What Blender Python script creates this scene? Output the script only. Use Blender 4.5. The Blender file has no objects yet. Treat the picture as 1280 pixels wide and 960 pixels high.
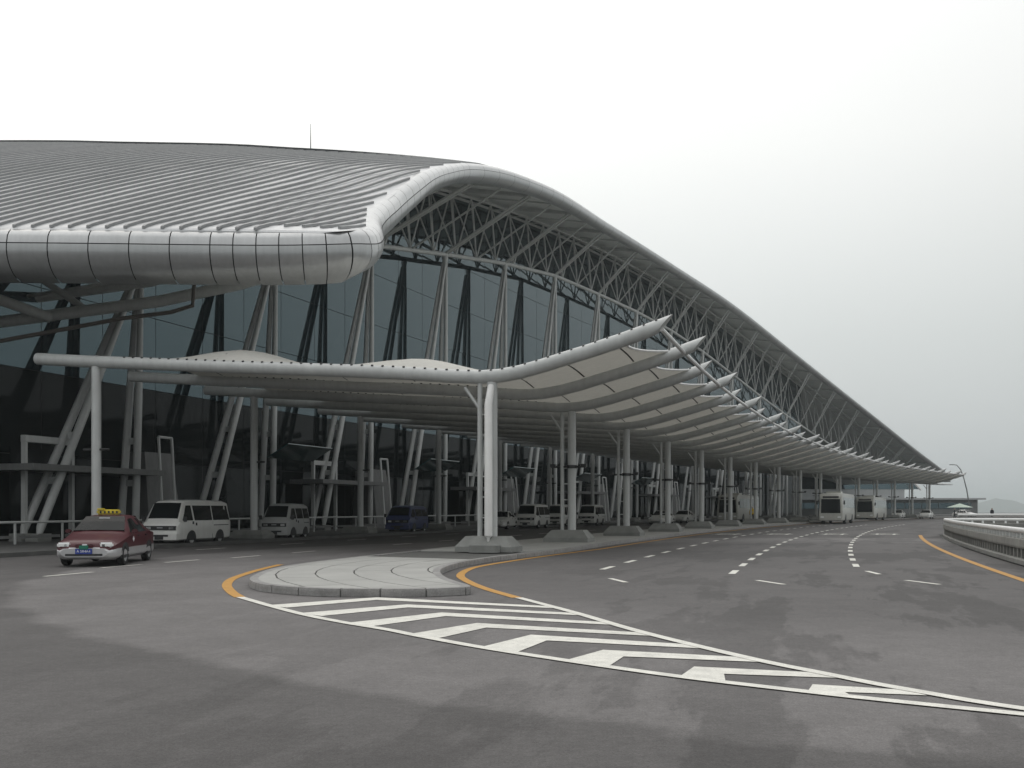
import bpy, bmesh, math, random
from mathutils import Vector, Matrix
random.seed(7)
R = math.radians
scene = bpy.context.scene
col = scene.collection

# ------------------------------------------------------------------ camera, sky, sun, exposure
cam_d = bpy.data.cameras.new('camera')
cam = bpy.data.objects.new('camera', cam_d); col.objects.link(cam)
cam.location = (0, 0, 1.6); cam.rotation_euler = (R(90), 0, 0)
cam_d.sensor_width = 36.0; cam_d.lens = 36.0 * 1250 / 1280
cam_d.shift_y = 156 / 1280
cam_d.clip_start = 0.1; cam_d.clip_end = 6000
scene.camera = cam

SUN_EL, SUN_AZ = 50, 325           # degrees; azimuth clockwise from +Y
w = bpy.data.worlds.new('World'); scene.world = w; w.use_nodes = True
nt = w.node_tree; N = nt.nodes; L = nt.links
for n in list(N): N.remove(n)
out = N.new('ShaderNodeOutputWorld'); bg = N.new('ShaderNodeBackground'); bg.inputs['Strength'].default_value = 0.1
sky = N.new('ShaderNodeTexSky'); sky.sky_type = 'NISHITA'; sky.sun_disc = False
sky.sun_elevation = R(SUN_EL); sky.sun_rotation = R(SUN_AZ); sky.dust_density = 6.0; sky.air_density = 1.5
# the overcast layer: a closed, even cloud deck, brighter towards the zenith
tc = N.new('ShaderNodeTexCoord'); sx = N.new('ShaderNodeSeparateXYZ'); L.new(tc.outputs['Generated'], sx.inputs[0])
rmp = N.new('ShaderNodeValToRGB'); L.new(sx.outputs['Z'], rmp.inputs[0])
el = rmp.color_ramp.elements
el[0].position = 0.0; el[0].color = (0.59, 0.625, 0.64, 1)
el[1].position = 1.0; el[1].color = (1.0, 1.0, 0.99, 1)
e = el.new(0.16); e.color = (0.70, 0.73, 0.725, 1)
e = el.new(0.33); e.color = (0.89, 0.90, 0.88, 1)
e = el.new(0.5); e.color = (0.97, 0.975, 0.96, 1)
nz = N.new('ShaderNodeTexNoise'); nz.inputs['Scale'].default_value = 1.3; nz.inputs['Detail'].default_value = 3
L.new(tc.outputs['Generated'], nz.inputs['Vector'])
mr = N.new('ShaderNodeMapRange'); mr.inputs[3].default_value = 9.3; mr.inputs[4].default_value = 10.7
L.new(nz.outputs['Fac'], mr.inputs[0])
# the cloud is brighter round the hidden sun
sdv = (math.sin(R(SUN_AZ)) * math.cos(R(SUN_EL)), math.cos(R(SUN_AZ)) * math.cos(R(SUN_EL)), math.sin(R(SUN_EL)))
dt = N.new('ShaderNodeVectorMath'); dt.operation = 'DOT_PRODUCT'; dt.inputs[1].default_value = sdv; L.new(tc.outputs['Generated'], dt.inputs[0])
gl = N.new('ShaderNodeMapRange'); gl.interpolation_type = 'SMOOTHSTEP'; gl.inputs[1].default_value = 0.1; gl.inputs[2].default_value = 1.0; gl.inputs[3].default_value = 0.86; gl.inputs[4].default_value = 1.3
L.new(dt.outputs['Value'], gl.inputs[0])
ml = N.new('ShaderNodeMath'); ml.operation = 'MULTIPLY'; L.new(mr.outputs[0], ml.inputs[0]); L.new(gl.outputs[0], ml.inputs[1])
vm = N.new('ShaderNodeVectorMath'); vm.operation = 'SCALE'; L.new(rmp.outputs[0], vm.inputs[0]); L.new(ml.outputs[0], vm.inputs['Scale'])
mx = N.new('ShaderNodeMix'); mx.data_type = 'RGBA'; mx.inputs[0].default_value = 0.93
L.new(sky.outputs[0], mx.inputs[6]); L.new(vm.outputs[0], mx.inputs[7])
L.new(mx.outputs[2], bg.inputs['Color']); L.new(bg.outputs[0], out.inputs['Surface'])

sd = bpy.data.lights.new('sun', 'SUN'); sd.energy = 0.7; sd.angle = R(90); sd.color = (1.0, 0.97, 0.92)
sun = bpy.data.objects.new('sun', sd); col.objects.link(sun)
a_, e_ = R(SUN_AZ), R(SUN_EL)
sdir = Vector((math.sin(a_) * math.cos(e_), math.cos(a_) * math.cos(e_), math.sin(e_)))
sun.rotation_euler = sdir.to_track_quat('Z', 'Y').to_euler()
vs = scene.view_settings; vs.view_transform = 'Standard'; vs.look = 'None'; vs.exposure = 0.0; vs.gamma = 1.0; vs.use_curve_mapping = False
scene.cycles.use_denoising = True
scene.cycles.max_bounces = 6; scene.cycles.diffuse_bounces = 3; scene.cycles.glossy_bounces = 3
scene.cycles.volume_bounces = 0; scene.cycles.caustics_reflective = False

# ------------------------------------------------------------------ materials
def mat(name, colr, rough=0.6, metal=0.0, var=0.12, scale=3.0, bump=0.0, bscale=40.0, coat=0.0, ior=None, streak=0.0, fine=0.0, tint=None):
    m = bpy.data.materials.new(name); m.use_nodes = True
    t = m.node_tree; b = t.nodes['Principled BSDF']
    b.inputs['Roughness'].default_value = rough; b.inputs['Metallic'].default_value = metal
    if coat: b.inputs['Coat Weight'].default_value = coat; b.inputs['Coat Roughness'].default_value = 0.08
    if ior: b.inputs['IOR'].default_value = ior
    tcn = t.nodes.new('ShaderNodeTexCoord'); geo = t.nodes.new('ShaderNodeNewGeometry')
    n1 = t.nodes.new('ShaderNodeTexNoise'); n1.inputs['Scale'].default_value = scale; n1.inputs['Detail'].default_value = 6
    t.links.new(geo.outputs['Position'], n1.inputs['Vector'])
    r1 = t.nodes.new('ShaderNodeMapRange'); r1.inputs[1].default_value = 0.25; r1.inputs[2].default_value = 0.75
    r1.inputs[3].default_value = 1 - var; r1.inputs[4].default_value = 1 + var
    t.links.new(n1.outputs['Fac'], r1.inputs[0])
    fac = r1.outputs[0]
    def mul(x, y):
        q = t.nodes.new('ShaderNodeMath'); q.operation = 'MULTIPLY'; t.links.new(x, q.inputs[0]); t.links.new(y, q.inputs[1]); return q.outputs[0]
    if streak:
        mp = t.nodes.new('ShaderNodeMapping'); mp.inputs['Scale'].default_value = (3.5, 3.5, 0.35)
        t.links.new(geo.outputs['Position'], mp.inputs[0])
        n2 = t.nodes.new('ShaderNodeTexNoise'); n2.inputs['Scale'].default_value = 1.6; n2.inputs['Detail'].default_value = 5
        t.links.new(mp.outputs[0], n2.inputs['Vector'])
        r2 = t.nodes.new('ShaderNodeMapRange'); r2.inputs[1].default_value = 0.3; r2.inputs[2].default_value = 0.7
        r2.inputs[3].default_value = 1 - streak; r2.inputs[4].default_value = 1.0
        t.links.new(n2.outputs['Fac'], r2.inputs[0]); fac = mul(fac, r2.outputs[0])
    if fine:
        n3 = t.nodes.new('ShaderNodeTexNoise'); n3.inputs['Scale'].default_value = 60; n3.inputs['Detail'].default_value = 3
        t.links.new(geo.outputs['Position'], n3.inputs['Vector'])
        r3 = t.nodes.new('ShaderNodeMapRange'); r3.inputs[1].default_value = 0.3; r3.inputs[2].default_value = 0.7
        r3.inputs[3].default_value = 1 - fine; r3.inputs[4].default_value = 1 + fine
        t.links.new(n3.outputs['Fac'], r3.inputs[0]); fac = mul(fac, r3.outputs[0])
    oi = t.nodes.new('ShaderNodeObjectInfo')
    r4 = t.nodes.new('ShaderNodeMapRange'); r4.inputs[3].default_value = 1 - var * 0.35; r4.inputs[4].default_value = 1 + var * 0.35
    t.links.new(oi.outputs['Random'], r4.inputs[0]); fac = mul(fac, r4.outputs[0])
    sc = t.nodes.new('ShaderNodeVectorMath'); sc.operation = 'SCALE'; sc.inputs[0].default_value = colr[:3]
    t.links.new(fac, sc.inputs['Scale']); t.links.new(sc.outputs[0], b.inputs['Base Color'])
    if tint: b.inputs['Specular Tint'].default_value = tint + (1,)
    if bump:
        nb = t.nodes.new('ShaderNodeTexNoise'); nb.inputs['Scale'].default_value = bscale; nb.inputs['Detail'].default_value = 4
        t.links.new(geo.outputs['Position'], nb.inputs['Vector'])
        bp = t.nodes.new('ShaderNodeBump'); bp.inputs['Strength'].default_value = bump; bp.inputs['Distance'].default_value = 0.02
        t.links.new(nb.outputs['Fac'], bp.inputs['Height']); t.links.new(bp.outputs[0], b.inputs['Normal'])
    return m

def asphalt_mat():
    m = bpy.data.materials.new('asphalt'); m.use_nodes = True
    t = m.node_tree; b = t.nodes['Principled BSDF']; b.inputs['Roughness'].default_value = 0.82
    b.inputs['Specular IOR Level'].default_value = 0.3
    geo = t.nodes.new('ShaderNodeNewGeometry'); pos = geo.outputs['Position']
    def noise(scale, detail=5, vec=pos, rough=0.55):
        n = t.nodes.new('ShaderNodeTexNoise'); n.inputs['Scale'].default_value = scale; n.inputs['Detail'].default_value = detail; n.inputs['Roughness'].default_value = rough
        t.links.new(vec, n.inputs['Vector']); return n.outputs['Fac']
    def rng(x, a, b_, c, d):
        r = t.nodes.new('ShaderNodeMapRange'); r.inputs[1].default_value = a; r.inputs[2].default_value = b_; r.inputs[3].default_value = c; r.inputs[4].default_value = d
        t.links.new(x, r.inputs[0]); return r.outputs[0]
    def op(o, x, y):
        q = t.nodes.new('ShaderNodeMath'); q.operation = o
        for i, k in enumerate((x, y)):
            if isinstance(k, (int, float)): q.inputs[i].default_value = k
            else: t.links.new(k, q.inputs[i])
        return q.outputs[0]
    def dist(cx, cy):
        d = t.nodes.new('ShaderNodeVectorMath'); d.operation = 'DISTANCE'; d.inputs[1].default_value = (cx, cy, 0); t.links.new(pos, d.inputs[0]); return d.outputs['Value']
    # the worn, paler band that turning wheels have polished: an arc round a point ahead of the camera
    wob = op('MULTIPLY', op('SUBTRACT', noise(0.35, 6), 0.5), 1.6)
    d1 = op('ADD', dist(14.0, 29.5), wob)
    band = op('MULTIPLY', rng(d1, 25.85, 25.55, 0, 1), rng(d1, 17.0, 20.5, 0.15, 1))
    # patches on the far carriageway, drawn out along the arc of traffic
    dc = dist(428.5, -101.4)
    cm = t.nodes.new('ShaderNodeCombineXYZ'); t.links.new(op('MULTIPLY', dc, 0.55), cm.inputs[0])
    sp = t.nodes.new('ShaderNodeSeparateXYZ'); t.links.new(pos, sp.inputs[0]); t.links.new(op('MULTIPLY', sp.outputs['Y'], 0.13), cm.inputs[1])
    pat = op('MULTIPLY', rng(noise(1.0, 7, cm.outputs[0], 0.62), 0.505, 0.535, 0, 1), rng(dc, 440, 447, 1, .3))
    base = op('ADD', 0.088, op('MULTIPLY', band, 0.050))
    base = op('MULTIPLY', base, rng(pat, 0, 1, 1.10, 0.80))
    base = op('MULTIPLY', base, rng(noise(0.5, 7, rough=0.65), 0.3, 0.7, 0.88, 1.12))
    base = op('MULTIPLY', base, rng(noise(2.6, 6, rough=0.7), 0.3, 0.7, 0.90, 1.10))
    base = op('MULTIPLY', base, rng(noise(14, 4, rough=0.7), 0.3, 0.7, 0.84, 1.16))
    base = op('MULTIPLY', base, rng(noise(55, 3), 0.3, 0.7, 0.76, 1.24))
    base = op('MULTIPLY', base, rng(noise(220, 2), 0.3, 0.7, 0.76, 1.24))
    cc = t.nodes.new('ShaderNodeCombineColor')
    t.links.new(op('MULTIPLY', base, 1.03), cc.inputs[0]); t.links.new(op('MULTIPLY', base, 0.985), cc.inputs[1]); t.links.new(op('MULTIPLY', base, 0.98), cc.inputs[2])
    t.links.new(cc.outputs[0], b.inputs['Base Color'])
    bp = t.nodes.new('ShaderNodeBump'); bp.inputs['Strength'].default_value = 0.5; bp.inputs['Distance'].default_value = 0.006
    t.links.new(noise(160, 3), bp.inputs['Height']); t.links.new(bp.outputs[0], b.inputs['Normal'])
    return m

M = dict(
    asphalt=asphalt_mat(),
    earth=mat('hazy_ground', (0.06, 0.065, 0.06), 0.9, var=0.25, scale=0.01),
    concrete=mat('concrete', (0.27, 0.27, 0.255), 0.85, var=0.14, scale=1.2, bump=0.3, streak=0.25, fine=0.08),
    plinth=mat('plinth_concrete', (0.23, 0.235, 0.225), 0.85, var=0.16, scale=2.5, bump=0.3, fine=0.1),
    slab=mat('paving', (0.36, 0.36, 0.345), 0.85, var=0.10, scale=0.9, bump=0.25, bscale=70, fine=0.10),
    kerb=mat('kerb_granite', (0.27, 0.265, 0.26), 0.8, var=0.2, scale=6, bump=0.4, fine=0.22),
    joint=mat('joint_filler', (0.10, 0.10, 0.095), 0.95),
    white_paint=mat('road_paint_white', (0.66, 0.65, 0.60), 0.7, var=0.16, scale=5, fine=0.14),
    yellow_paint=mat('road_paint_yellow', (0.48, 0.25, 0.05), 0.7, var=0.16, scale=5, fine=0.14),
    alum=mat('fascia_aluminium', (0.47, 0.48, 0.485), 0.33, 0.65, var=0.05, scale=0.8, streak=0.10),
    roof=mat('roof_sheet', (0.52, 0.53, 0.54), 0.42, 0.3, var=0.07, scale=0.25),
    seam=mat('roof_seam', (0.30, 0.305, 0.31), 0.5, 0.3, var=0.1),  # darker than the sheets: contact shading along the seams put into their colour
    ridge=mat('ridge_dark', (0.035, 0.037, 0.04), 0.6),
    soffit=mat('soffit_panel', (0.74, 0.77, 0.755), 0.6, var=0.06, scale=0.5),
    steel=mat('white_steel', (0.53, 0.545, 0.54), 0.45, var=0.08, scale=1.5, streak=0.12),
    steel_bright=mat('white_steel_pipe', (0.80, 0.80, 0.79), 0.35, var=0.05, streak=0.06),
    fabric=mat('membrane', (0.62, 0.61, 0.57), 0.8, var=0.06, scale=0.6, streak=0.1),
    lacing=mat('lacing_dark', (0.05, 0.05, 0.05), 0.7),
    glass=mat('facade_glass', (0.012, 0.020, 0.024), 0.03, var=0.1, scale=0.3, ior=1.95, tint=(.62, .88, .98)),
    backing=mat('glazing_frame', (0.02, 0.024, 0.026), 0.5),
    door_glass=mat('clear_door_glass', (0.006, 0.009, 0.010), 0.05, var=0.1, scale=0.3, ior=1.22),
    shade_paving=mat('paving_shade_darkened', (0.085, 0.085, 0.083), 0.7, var=0.2, scale=1.5, fine=0.15),  # paving colour darkened to carry the shade along the terminal doors
    dark=mat('dark_metal', (0.025, 0.026, 0.028), 0.5),
    pipe=mat('drain_pipe', (0.10, 0.085, 0.075), 0.5),
    wallgrey=mat('grey_cladding', (0.17, 0.175, 0.175), 0.6, var=0.08, streak=0.15),
    teal=mat('teal_glass', (0.02, 0.075, 0.078), 0.12, var=0.3, scale=0.8, ior=1.5),
    rubber=mat('tyre_rubber', (0.018, 0.018, 0.019), 0.85),
    rim=mat('wheel_rim', (0.42, 0.43, 0.44), 0.35, 0.6),
    carglass=mat('car_glass', (0.008, 0.010, 0.011), 0.06, ior=1.2),
    maroon=mat('taxi_maroon', (0.065, 0.004, 0.010), 0.4, var=0.05, coat=0.2),
    silver=mat('taxi_silver', (0.52, 0.52, 0.53), 0.3, 0.3, var=0.05, coat=0.4),
    vwhite=mat('van_white', (0.70, 0.70, 0.68), 0.35, var=0.05, coat=0.4, streak=0.06),
    vgrey=mat('van_grey', (0.42, 0.43, 0.43), 0.4, var=0.06, coat=0.3),
    vblue=mat('van_blue', (0.02, 0.035, 0.13), 0.35, var=0.06, coat=0.4),
    coach=mat('coach_paint', (0.52, 0.52, 0.48), 0.4, var=0.08, coat=0.3, streak=0.12),
    coachglass=mat('coach_curtained_glass', (0.26, 0.29, 0.29), 0.15, ior=1.5),
    lamp=mat('headlamp', (0.85, 0.86, 0.86), 0.12, coat=0.8),
    red=mat('red_lens', (0.35, 0.015, 0.012), 0.25),
    plateblue=mat('plate_blue', (0.02, 0.05, 0.30), 0.45),
    signyellow=mat('sign_yellow', (0.62, 0.50, 0.05), 0.4),
    green=mat('emblem_green', (0.02, 0.18, 0.12), 0.4),
    letter=mat('letter_white', (0.75, 0.76, 0.78), 0.5),
    umbrella=mat('pale_green_cloth', (0.50, 0.58, 0.50), 0.8),
    skin=mat('skin', (0.38, 0.24, 0.17), 0.6),
    clothdark=mat('cloth_dark', (0.025, 0.027, 0.035), 0.9),
    vest=mat('vest_yellow', (0.62, 0.42, 0.02), 0.8),
    hill=mat('hill_green', (0.10, 0.115, 0.10), 0.95, var=0.3, scale=0.02),
)

def translucent(m, colr, fac):
    t = m.node_tree; b = t.nodes['Principled BSDF']; o = t.nodes['Material Output']
    tr = t.nodes.new('ShaderNodeBsdfTranslucent'); tr.inputs[0].default_value = colr + (1,)
    mx_ = t.nodes.new('ShaderNodeMixShader'); mx_.inputs[0].default_value = fac
    t.links.new(b.outputs[0], mx_.inputs[1]); t.links.new(tr.outputs[0], mx_.inputs[2]); t.links.new(mx_.outputs[0], o.inputs['Surface'])
def worn(m):
    # chipped and scuffed road paint: the asphalt shows through in specks
    t = m.node_tree; b = t.nodes['Principled BSDF']; src = b.inputs['Base Color'].links[0].from_socket
    geo = t.nodes.new('ShaderNodeNewGeometry'); outs = []
    for sc_, lo_, hi_ in ((9.0, .60, .72), (60.0, .60, .70)):
        n = t.nodes.new('ShaderNodeTexNoise'); n.inputs['Scale'].default_value = sc_; n.inputs['Detail'].default_value = 8; n.inputs['Roughness'].default_value = .75
        t.links.new(geo.outputs['Position'], n.inputs['Vector'])
        r = t.nodes.new('ShaderNodeMapRange'); r.inputs[1].default_value = lo_; r.inputs[2].default_value = hi_; r.inputs[4].default_value = .75
        t.links.new(n.outputs['Fac'], r.inputs[0]); outs.append(r.outputs[0])
    mxm = t.nodes.new('ShaderNodeMath'); mxm.operation = 'MAXIMUM'; t.links.new(outs[0], mxm.inputs[0]); t.links.new(outs[1], mxm.inputs[1])
    mx_ = t.nodes.new('ShaderNodeMix'); mx_.data_type = 'RGBA'; t.links.new(mxm.outputs[0], mx_.inputs[0]); t.links.new(src, mx_.inputs[6]); mx_.inputs[7].default_value = (.11, .105, .10, 1)
    t.links.new(mx_.outputs[2], b.inputs['Base Color'])
worn(M['white_paint']); worn(M['yellow_paint'])
translucent(M['fabric'], (0.78, 0.76, 0.69), 0.17)

# ------------------------------------------------------------------ mesh helpers
class MB:
    def __init__(s): s.v = []; s.f = []
    def add(s, vs_, fs_):
        o = len(s.v); s.v += [tuple(p) for p in vs_]; s.f += [tuple(i + o for i in f) for f in fs_]; return s
    def box(s, c, size, ax=None):
        c = Vector(c); h = [x / 2 for x in size]
        ax = ax or (Vector((1, 0, 0)), Vector((0, 1, 0)), Vector((0, 0, 1)))
        vs_ = [c + ax[0] * h[0] * i + ax[1] * h[1] * j + ax[2] * h[2] * k for k in (-1, 1) for (i, j) in ((-1, -1), (1, -1), (1, 1), (-1, 1))]
        return s.add(vs_, [(3, 2, 1, 0), (4, 5, 6, 7), (0, 1, 5, 4), (1, 2, 6, 5), (2, 3, 7, 6), (3, 0, 4, 7)])
    def tube(s, pts, rad, seg=10, cap=True):
        pts = [Vector(p) for p in pts]; n = len(pts)
        rads = rad if isinstance(rad, (list, tuple)) else [rad] * n
        tg = [(pts[min(i + 1, n - 1)] - pts[max(i - 1, 0)]).normalized() for i in range(n)]
        up = Vector((0, 0, 1)) if abs(tg[0].z) < 0.95 else Vector((0, 1, 0))
        sx_ = tg[0].cross(up).normalized(); vs_ = []
        for i in range(n):
            sx_ = (sx_ - tg[i] * sx_.dot(tg[i])).normalized(); sy = sx_.cross(tg[i]).normalized()
            for k in range(seg):
                a = 2 * math.pi * k / seg
                vs_.append(pts[i] + (sx_ * math.cos(a) + sy * math.sin(a)) * rads[i])
        fs_ = [(i * seg + k, i * seg + (k + 1) % seg, (i + 1) * seg + (k + 1) % seg, (i + 1) * seg + k) for i in range(n - 1) for k in range(seg)]
        if cap: fs_ += [tuple(range(seg))[::-1], tuple((n - 1) * seg + k for k in range(seg))]
        return s.add(vs_, fs_)
    def prism(s, poly, z0, z1):
        n = len(poly); vs_ = [(p[0], p[1], z0) for p in poly] + [(p[0], p[1], z1) for p in poly]
        return s.add(vs_, [tuple(range(n))[::-1], tuple(range(n, 2 * n))] + [(i, (i + 1) % n, n + (i + 1) % n, n + i) for i in range(n)])
    def grid(s, rows):
        nr, nc = len(rows), len(rows[0])
        return s.add([p for r in rows for p in r], [(i * nc + j, i * nc + j + 1, (i + 1) * nc + j + 1, (i + 1) * nc + j) for i in range(nr - 1) for j in range(nc - 1)])
    def build(s, name, m, parent=None, smooth=False, fix=True):
        me = bpy.data.meshes.new(name); me.from_pydata(s.v, [], s.f); me.update()
        if fix:
            bm = bmesh.new(); bm.from_mesh(me); bmesh.ops.recalc_face_normals(bm, faces=bm.faces); bm.to_mesh(me); bm.free()
        me.materials.append(M[m] if isinstance(m, str) else m)
        if smooth:
            for p in me.polygons: p.use_smooth = True
            try: me.set_sharp_from_angle(angle=R(38))
            except Exception: pass
        o = bpy.data.objects.new(name, me); col.objects.link(o)
        if parent: o.parent = parent
        return o
def tag(o, label=None, cat=None, group=None, kind=None):
    if label: o['label'] = label
    if cat: o['category'] = cat
    if group: o['group'] = group
    if kind: o['kind'] = kind
    return o
def empty(name, loc=(0, 0, 0), rz=0):
    o = bpy.data.objects.new(name, None); o.location = loc; o.rotation_euler = (0, 0, rz); o.empty_display_size = 0.3
    col.objects.link(o); return o
def copy_tree(o, parent=None):
    c = o.copy(); col.objects.link(c)
    if parent: c.parent = parent
    for ch in list(o.children): copy_tree(ch, c)
    return c
def interp(tab, x):
    if x <= tab[0][0]: return tab[0][1]
    for (x0, y0), (x1, y1) in zip(tab, tab[1:]):
        if x <= x1: return y0 + (y1 - y0) * (x - x0) / (x1 - x0)
    return tab[-1][1]
def smooth_tab(tab):
    """Monotone-ish cubic through the table (Catmull-Rom on uneven knots)."""
    xs = [p[0] for p in tab]; ys = [p[1] for p in tab]; n = len(xs)
    m = []
    for i in range(n):
        if i == 0: m.append((ys[1] - ys[0]) / (xs[1] - xs[0]))
        elif i == n - 1: m.append((ys[-1] - ys[-2]) / (xs[-1] - xs[-2]))
        else:
            d0 = (ys[i] - ys[i - 1]) / (xs[i] - xs[i - 1]); d1 = (ys[i + 1] - ys[i]) / (xs[i + 1] - xs[i])
            m.append((d0 * (xs[i + 1] - xs[i]) + d1 * (xs[i] - xs[i - 1])) / (xs[i + 1] - xs[i - 1]))
    def f(x):
        if x <= xs[0]: return ys[0]
        if x >= xs[-1]: return ys[-1]
        for i in range(n - 1):
            if x <= xs[i + 1]:
                h = xs[i + 1] - xs[i]; t = (x - xs[i]) / h
                return ((2*t**3 - 3*t*t + 1) * ys[i] + (t**3 - 2*t*t + t) * h * m[i] + (-2*t**3 + 3*t*t) * ys[i + 1] + (t**3 - t*t) * h * m[i + 1])
    return f

# the whole place is laid out on concentric arcs round one centre
CX, CY = 428.5, -101.4
def PL(r, a, z=0.0): return Vector((CX - r * math.cos(R(a)), CY + r * math.sin(R(a)), z))
def radial(a): return Vector((math.cos(R(a)), -math.sin(R(a)), 0))       # towards the centre (to the road)
def tangent(a): return Vector((math.sin(R(a)), math.cos(R(a)), 0))       # along the road, away from the camera
UP = Vector((0, 0, 1))

# ------------------------------------------------------------------ ground, deck, road
g = MB(); g.grid([[(x, y, -7.0) for x in (-2700, 0, 2700)] for y in (-400, 1500, 4200)])
tag(g.build('ground', 'earth', fix=False), 'dull hazy flat ground far below the elevated road', 'ground', kind='structure')
g = MB()
A1 = 22.15
angs = [2 + i for i in range(20)] + [A1] + [23 + i for i in range(38)]
g.grid([[PL(r, a, 0) for r in (434.0, 460, 500, 560)] for a in angs])
g.grid([[PL(r, a, 0) for r in (330, 400, 434.0)] for a in angs if a >= A1])
g.grid([[PL(r, a, 0) for r in (415, 434.0)] for a in (2, 3, 4, 5)])
road = tag(g.build('road', 'asphalt', fix=False), 'worn grey asphalt carriageway curving past the terminal', 'road', kind='structure')
g = MB()
for rr, a0, a1 in ((434.0, 5, A1),):
    g.grid([[PL(rr, a0 + (a1 - a0) * i / 20, z) for z in (-0.005, -1.4)] for i in range(21)])
g.grid([[PL(r, A1, z) for z in (-0.005, -1.4)] for r in (330, 400, 434)])
tag(g.build('deck_edge', 'concrete', road), kind='structure')

def ribbon(pts, wd, z, closed=False):
    P = [Vector((p[0], p[1], 0)) for p in pts]; n = len(P); rows = []
    for i in range(n):
        t = (P[min(i + 1, n - 1)] - P[max(i - 1, 0)]).normalized(); nn = Vector((-t.y, t.x, 0))
        rows.append([P[i] + nn * wd / 2 + UP * z, P[i] - nn * wd / 2 + UP * z])
    return MB().grid(rows)
def dense(pts, n=6):
    xs = [(float(i), p[0]) for i, p in enumerate(pts)]; ys = [(float(i), p[1]) for i, p in enumerate(pts)]
    fx, fy = smooth_tab(xs), smooth_tab(ys); k = (len(pts) - 1) * n
    return [(fx(i / n), fy(i / n)) for i in range(k + 1)]
def arc(r, a0, a1, n=40): return [tuple(PL(r, a0 + (a1 - a0) * i / n))[:2] for i in range(n + 1)]

yl = dense([(-6.62, 28.6), (-6.62, 26.49), (-6.55, 24.81), (-6.36, 22.73), (-5.94, 20.83), (-5.33, 19.05), (-4.9, 18.02)])
ribbon(yl, 0.2, 0.008).build('yellow_line', 'yellow_paint', road, fix=False)
wl = dense([(-4.9, 18.02), (-3.99, 16.45), (-3.12, 15.04), (-2.34, 13.99), (-1.63, 13.16), (-1.15, 12.5), (-0.36, 11.5), (0.56, 10.5), (1.55, 9.52), (2.57, 8.7), (3.23, 8.23), (4.2, 7.6), (6.2, 6.35)])
ribbon(wl, 0.15, 0.012).build('edge_line', 'white_paint', road, fix=False)
yr = dense([(0.09, 17.94), (-0.55, 20.06), (-1.03, 22.3), (-1.24, 24.1), (-1.14, 26.32), (-0.77, 28.17), (0.35, 31.6), (1.75, 35.3)]) + arc(447.75, 18.4, 44, 60)
ribbon(yr, 0.2, 0.008).build('yellow_line', 'yellow_paint', road, fix=False)
wr = dense([(0.12, 17.9), (0.98, 15.27), (1.65, 12.99), (2.49, 10.75), (3.0, 9.7), (3.49, 8.8), (4.3, 7.75), (6.3, 6.35)])
ribbon(wr, 0.15, 0.012).build('edge_line', 'white_paint', road, fix=False)
ribbon(arc(435.05, 9, 21.85, 40), 0.2, 0.008).build('yellow_line', 'yellow_paint', road, fix=False)
chev = [[(-4.05, 16.53), (-2.43, 18.0), (0.56, 16.39)], [(-3.25, 15.27), (-1.75, 16.67), (0.93, 15.31)], [(-2.33, 13.95), (-1.08, 15.38), (1.28, 14.08)],
        [(-1.36, 12.65), (-0.49, 13.95), (1.63, 12.9)], [(-0.37, 11.5), (0.24, 12.66), (2.03, 11.78)], [(0.58, 10.55), (1.03, 11.3), (2.47, 10.75)],
        [(1.6, 9.52), (1.84, 10.1), (2.98, 9.73)], [(2.59, 8.75), (2.73, 9.08), (3.46, 8.8)]]
for c in chev:
    P = [Vector((p[0], p[1], 0)) for p in c]; wd = 0.42
    t0 = (P[1] - P[0]).normalized(); t1 = (P[2] - P[1]).normalized(); n0 = Vector((t0.y, -t0.x, 0)); n1 = Vector((t1.y, -t1.x, 0))
    mi = (n0 + n1).normalized(); ml = wd / max(0.35, mi.dot(n0))
    top = [P[0], P[1], P[2]]; low = [P[0] + n0 * wd, P[1] + mi * ml, P[2] + n1 * wd * 0.9]
    low[0] = P[0] + Vector((0.42, -0.40, 0)); low[2] = P[2] + Vector((0.12, -0.36, 0))
    k = min(1.0, (P[2] - P[1]).length / 1.6); low = [t + (l - t) * (0.45 + 0.55 * k) for t, l in zip(top, low)]
    MB().grid([[p + UP * 0.008 for p in top], [p + UP * 0.008 for p in low]]).build('hatch_stripe', 'white_paint', road, fix=False)
def dash(r, a, ln, wd=0.15, dr=0.0):
    t = tangent(a); q = radial(a); c = PL(r, a)
    t = (t + q * dr).normalized(); q = Vector((t.y, -t.x, 0))
    MB().add([c - t * ln / 2 - q * wd / 2 + UP * .008, c + t * ln / 2 - q * wd / 2 + UP * .008, c + t * ln / 2 + q * wd / 2 + UP * .008, c - t * ln / 2 + q * wd / 2 + UP * .008], [(0, 3, 2, 1)]).build('lane_dash', 'white_paint', road, fix=False)
def ang_of(x, y): return math.degrees(math.atan2(y - CY, CX - x))
def rad_of(x, y): return math.hypot(y - CY, CX - x)
deg = lambda m, r=445: math.degrees(m / r)
for r_, y0 in ((438.4, 28.2), (441.45, 25.2), (444.85, 27.0)):
    x0 = CX - math.sqrt(r_ ** 2 - (y0 - CY) ** 2); a0 = ang_of(x0, y0)
    for k in range(24): dash(r_, a0 + deg(3.45 * k), 1.5, 0.17)
for x, y, dr in ((5.6, 21.7, -.55), (8.9, 21.7, -.5), (2.36, 22.3, -.5), (9.02, 25.0, -.19)):
    dash(rad_of(x, y), ang_of(x, y), 1.25, 0.13, dr)
for x, y in ((-10.8, 24.4), (-10.85, 27.8), (-10.05, 30.5), (-8.85, 33.3), (-7.7, 37.0)):
    dash(rad_of(x, y), ang_of(x, y), 1.7, 0.15)
for k in range(14): dash(457.6, 18.7 + deg(5 * k), 2.0)
for k in range(16): dash(462.55, 17.0 + deg(6 * k), 2.0)
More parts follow.
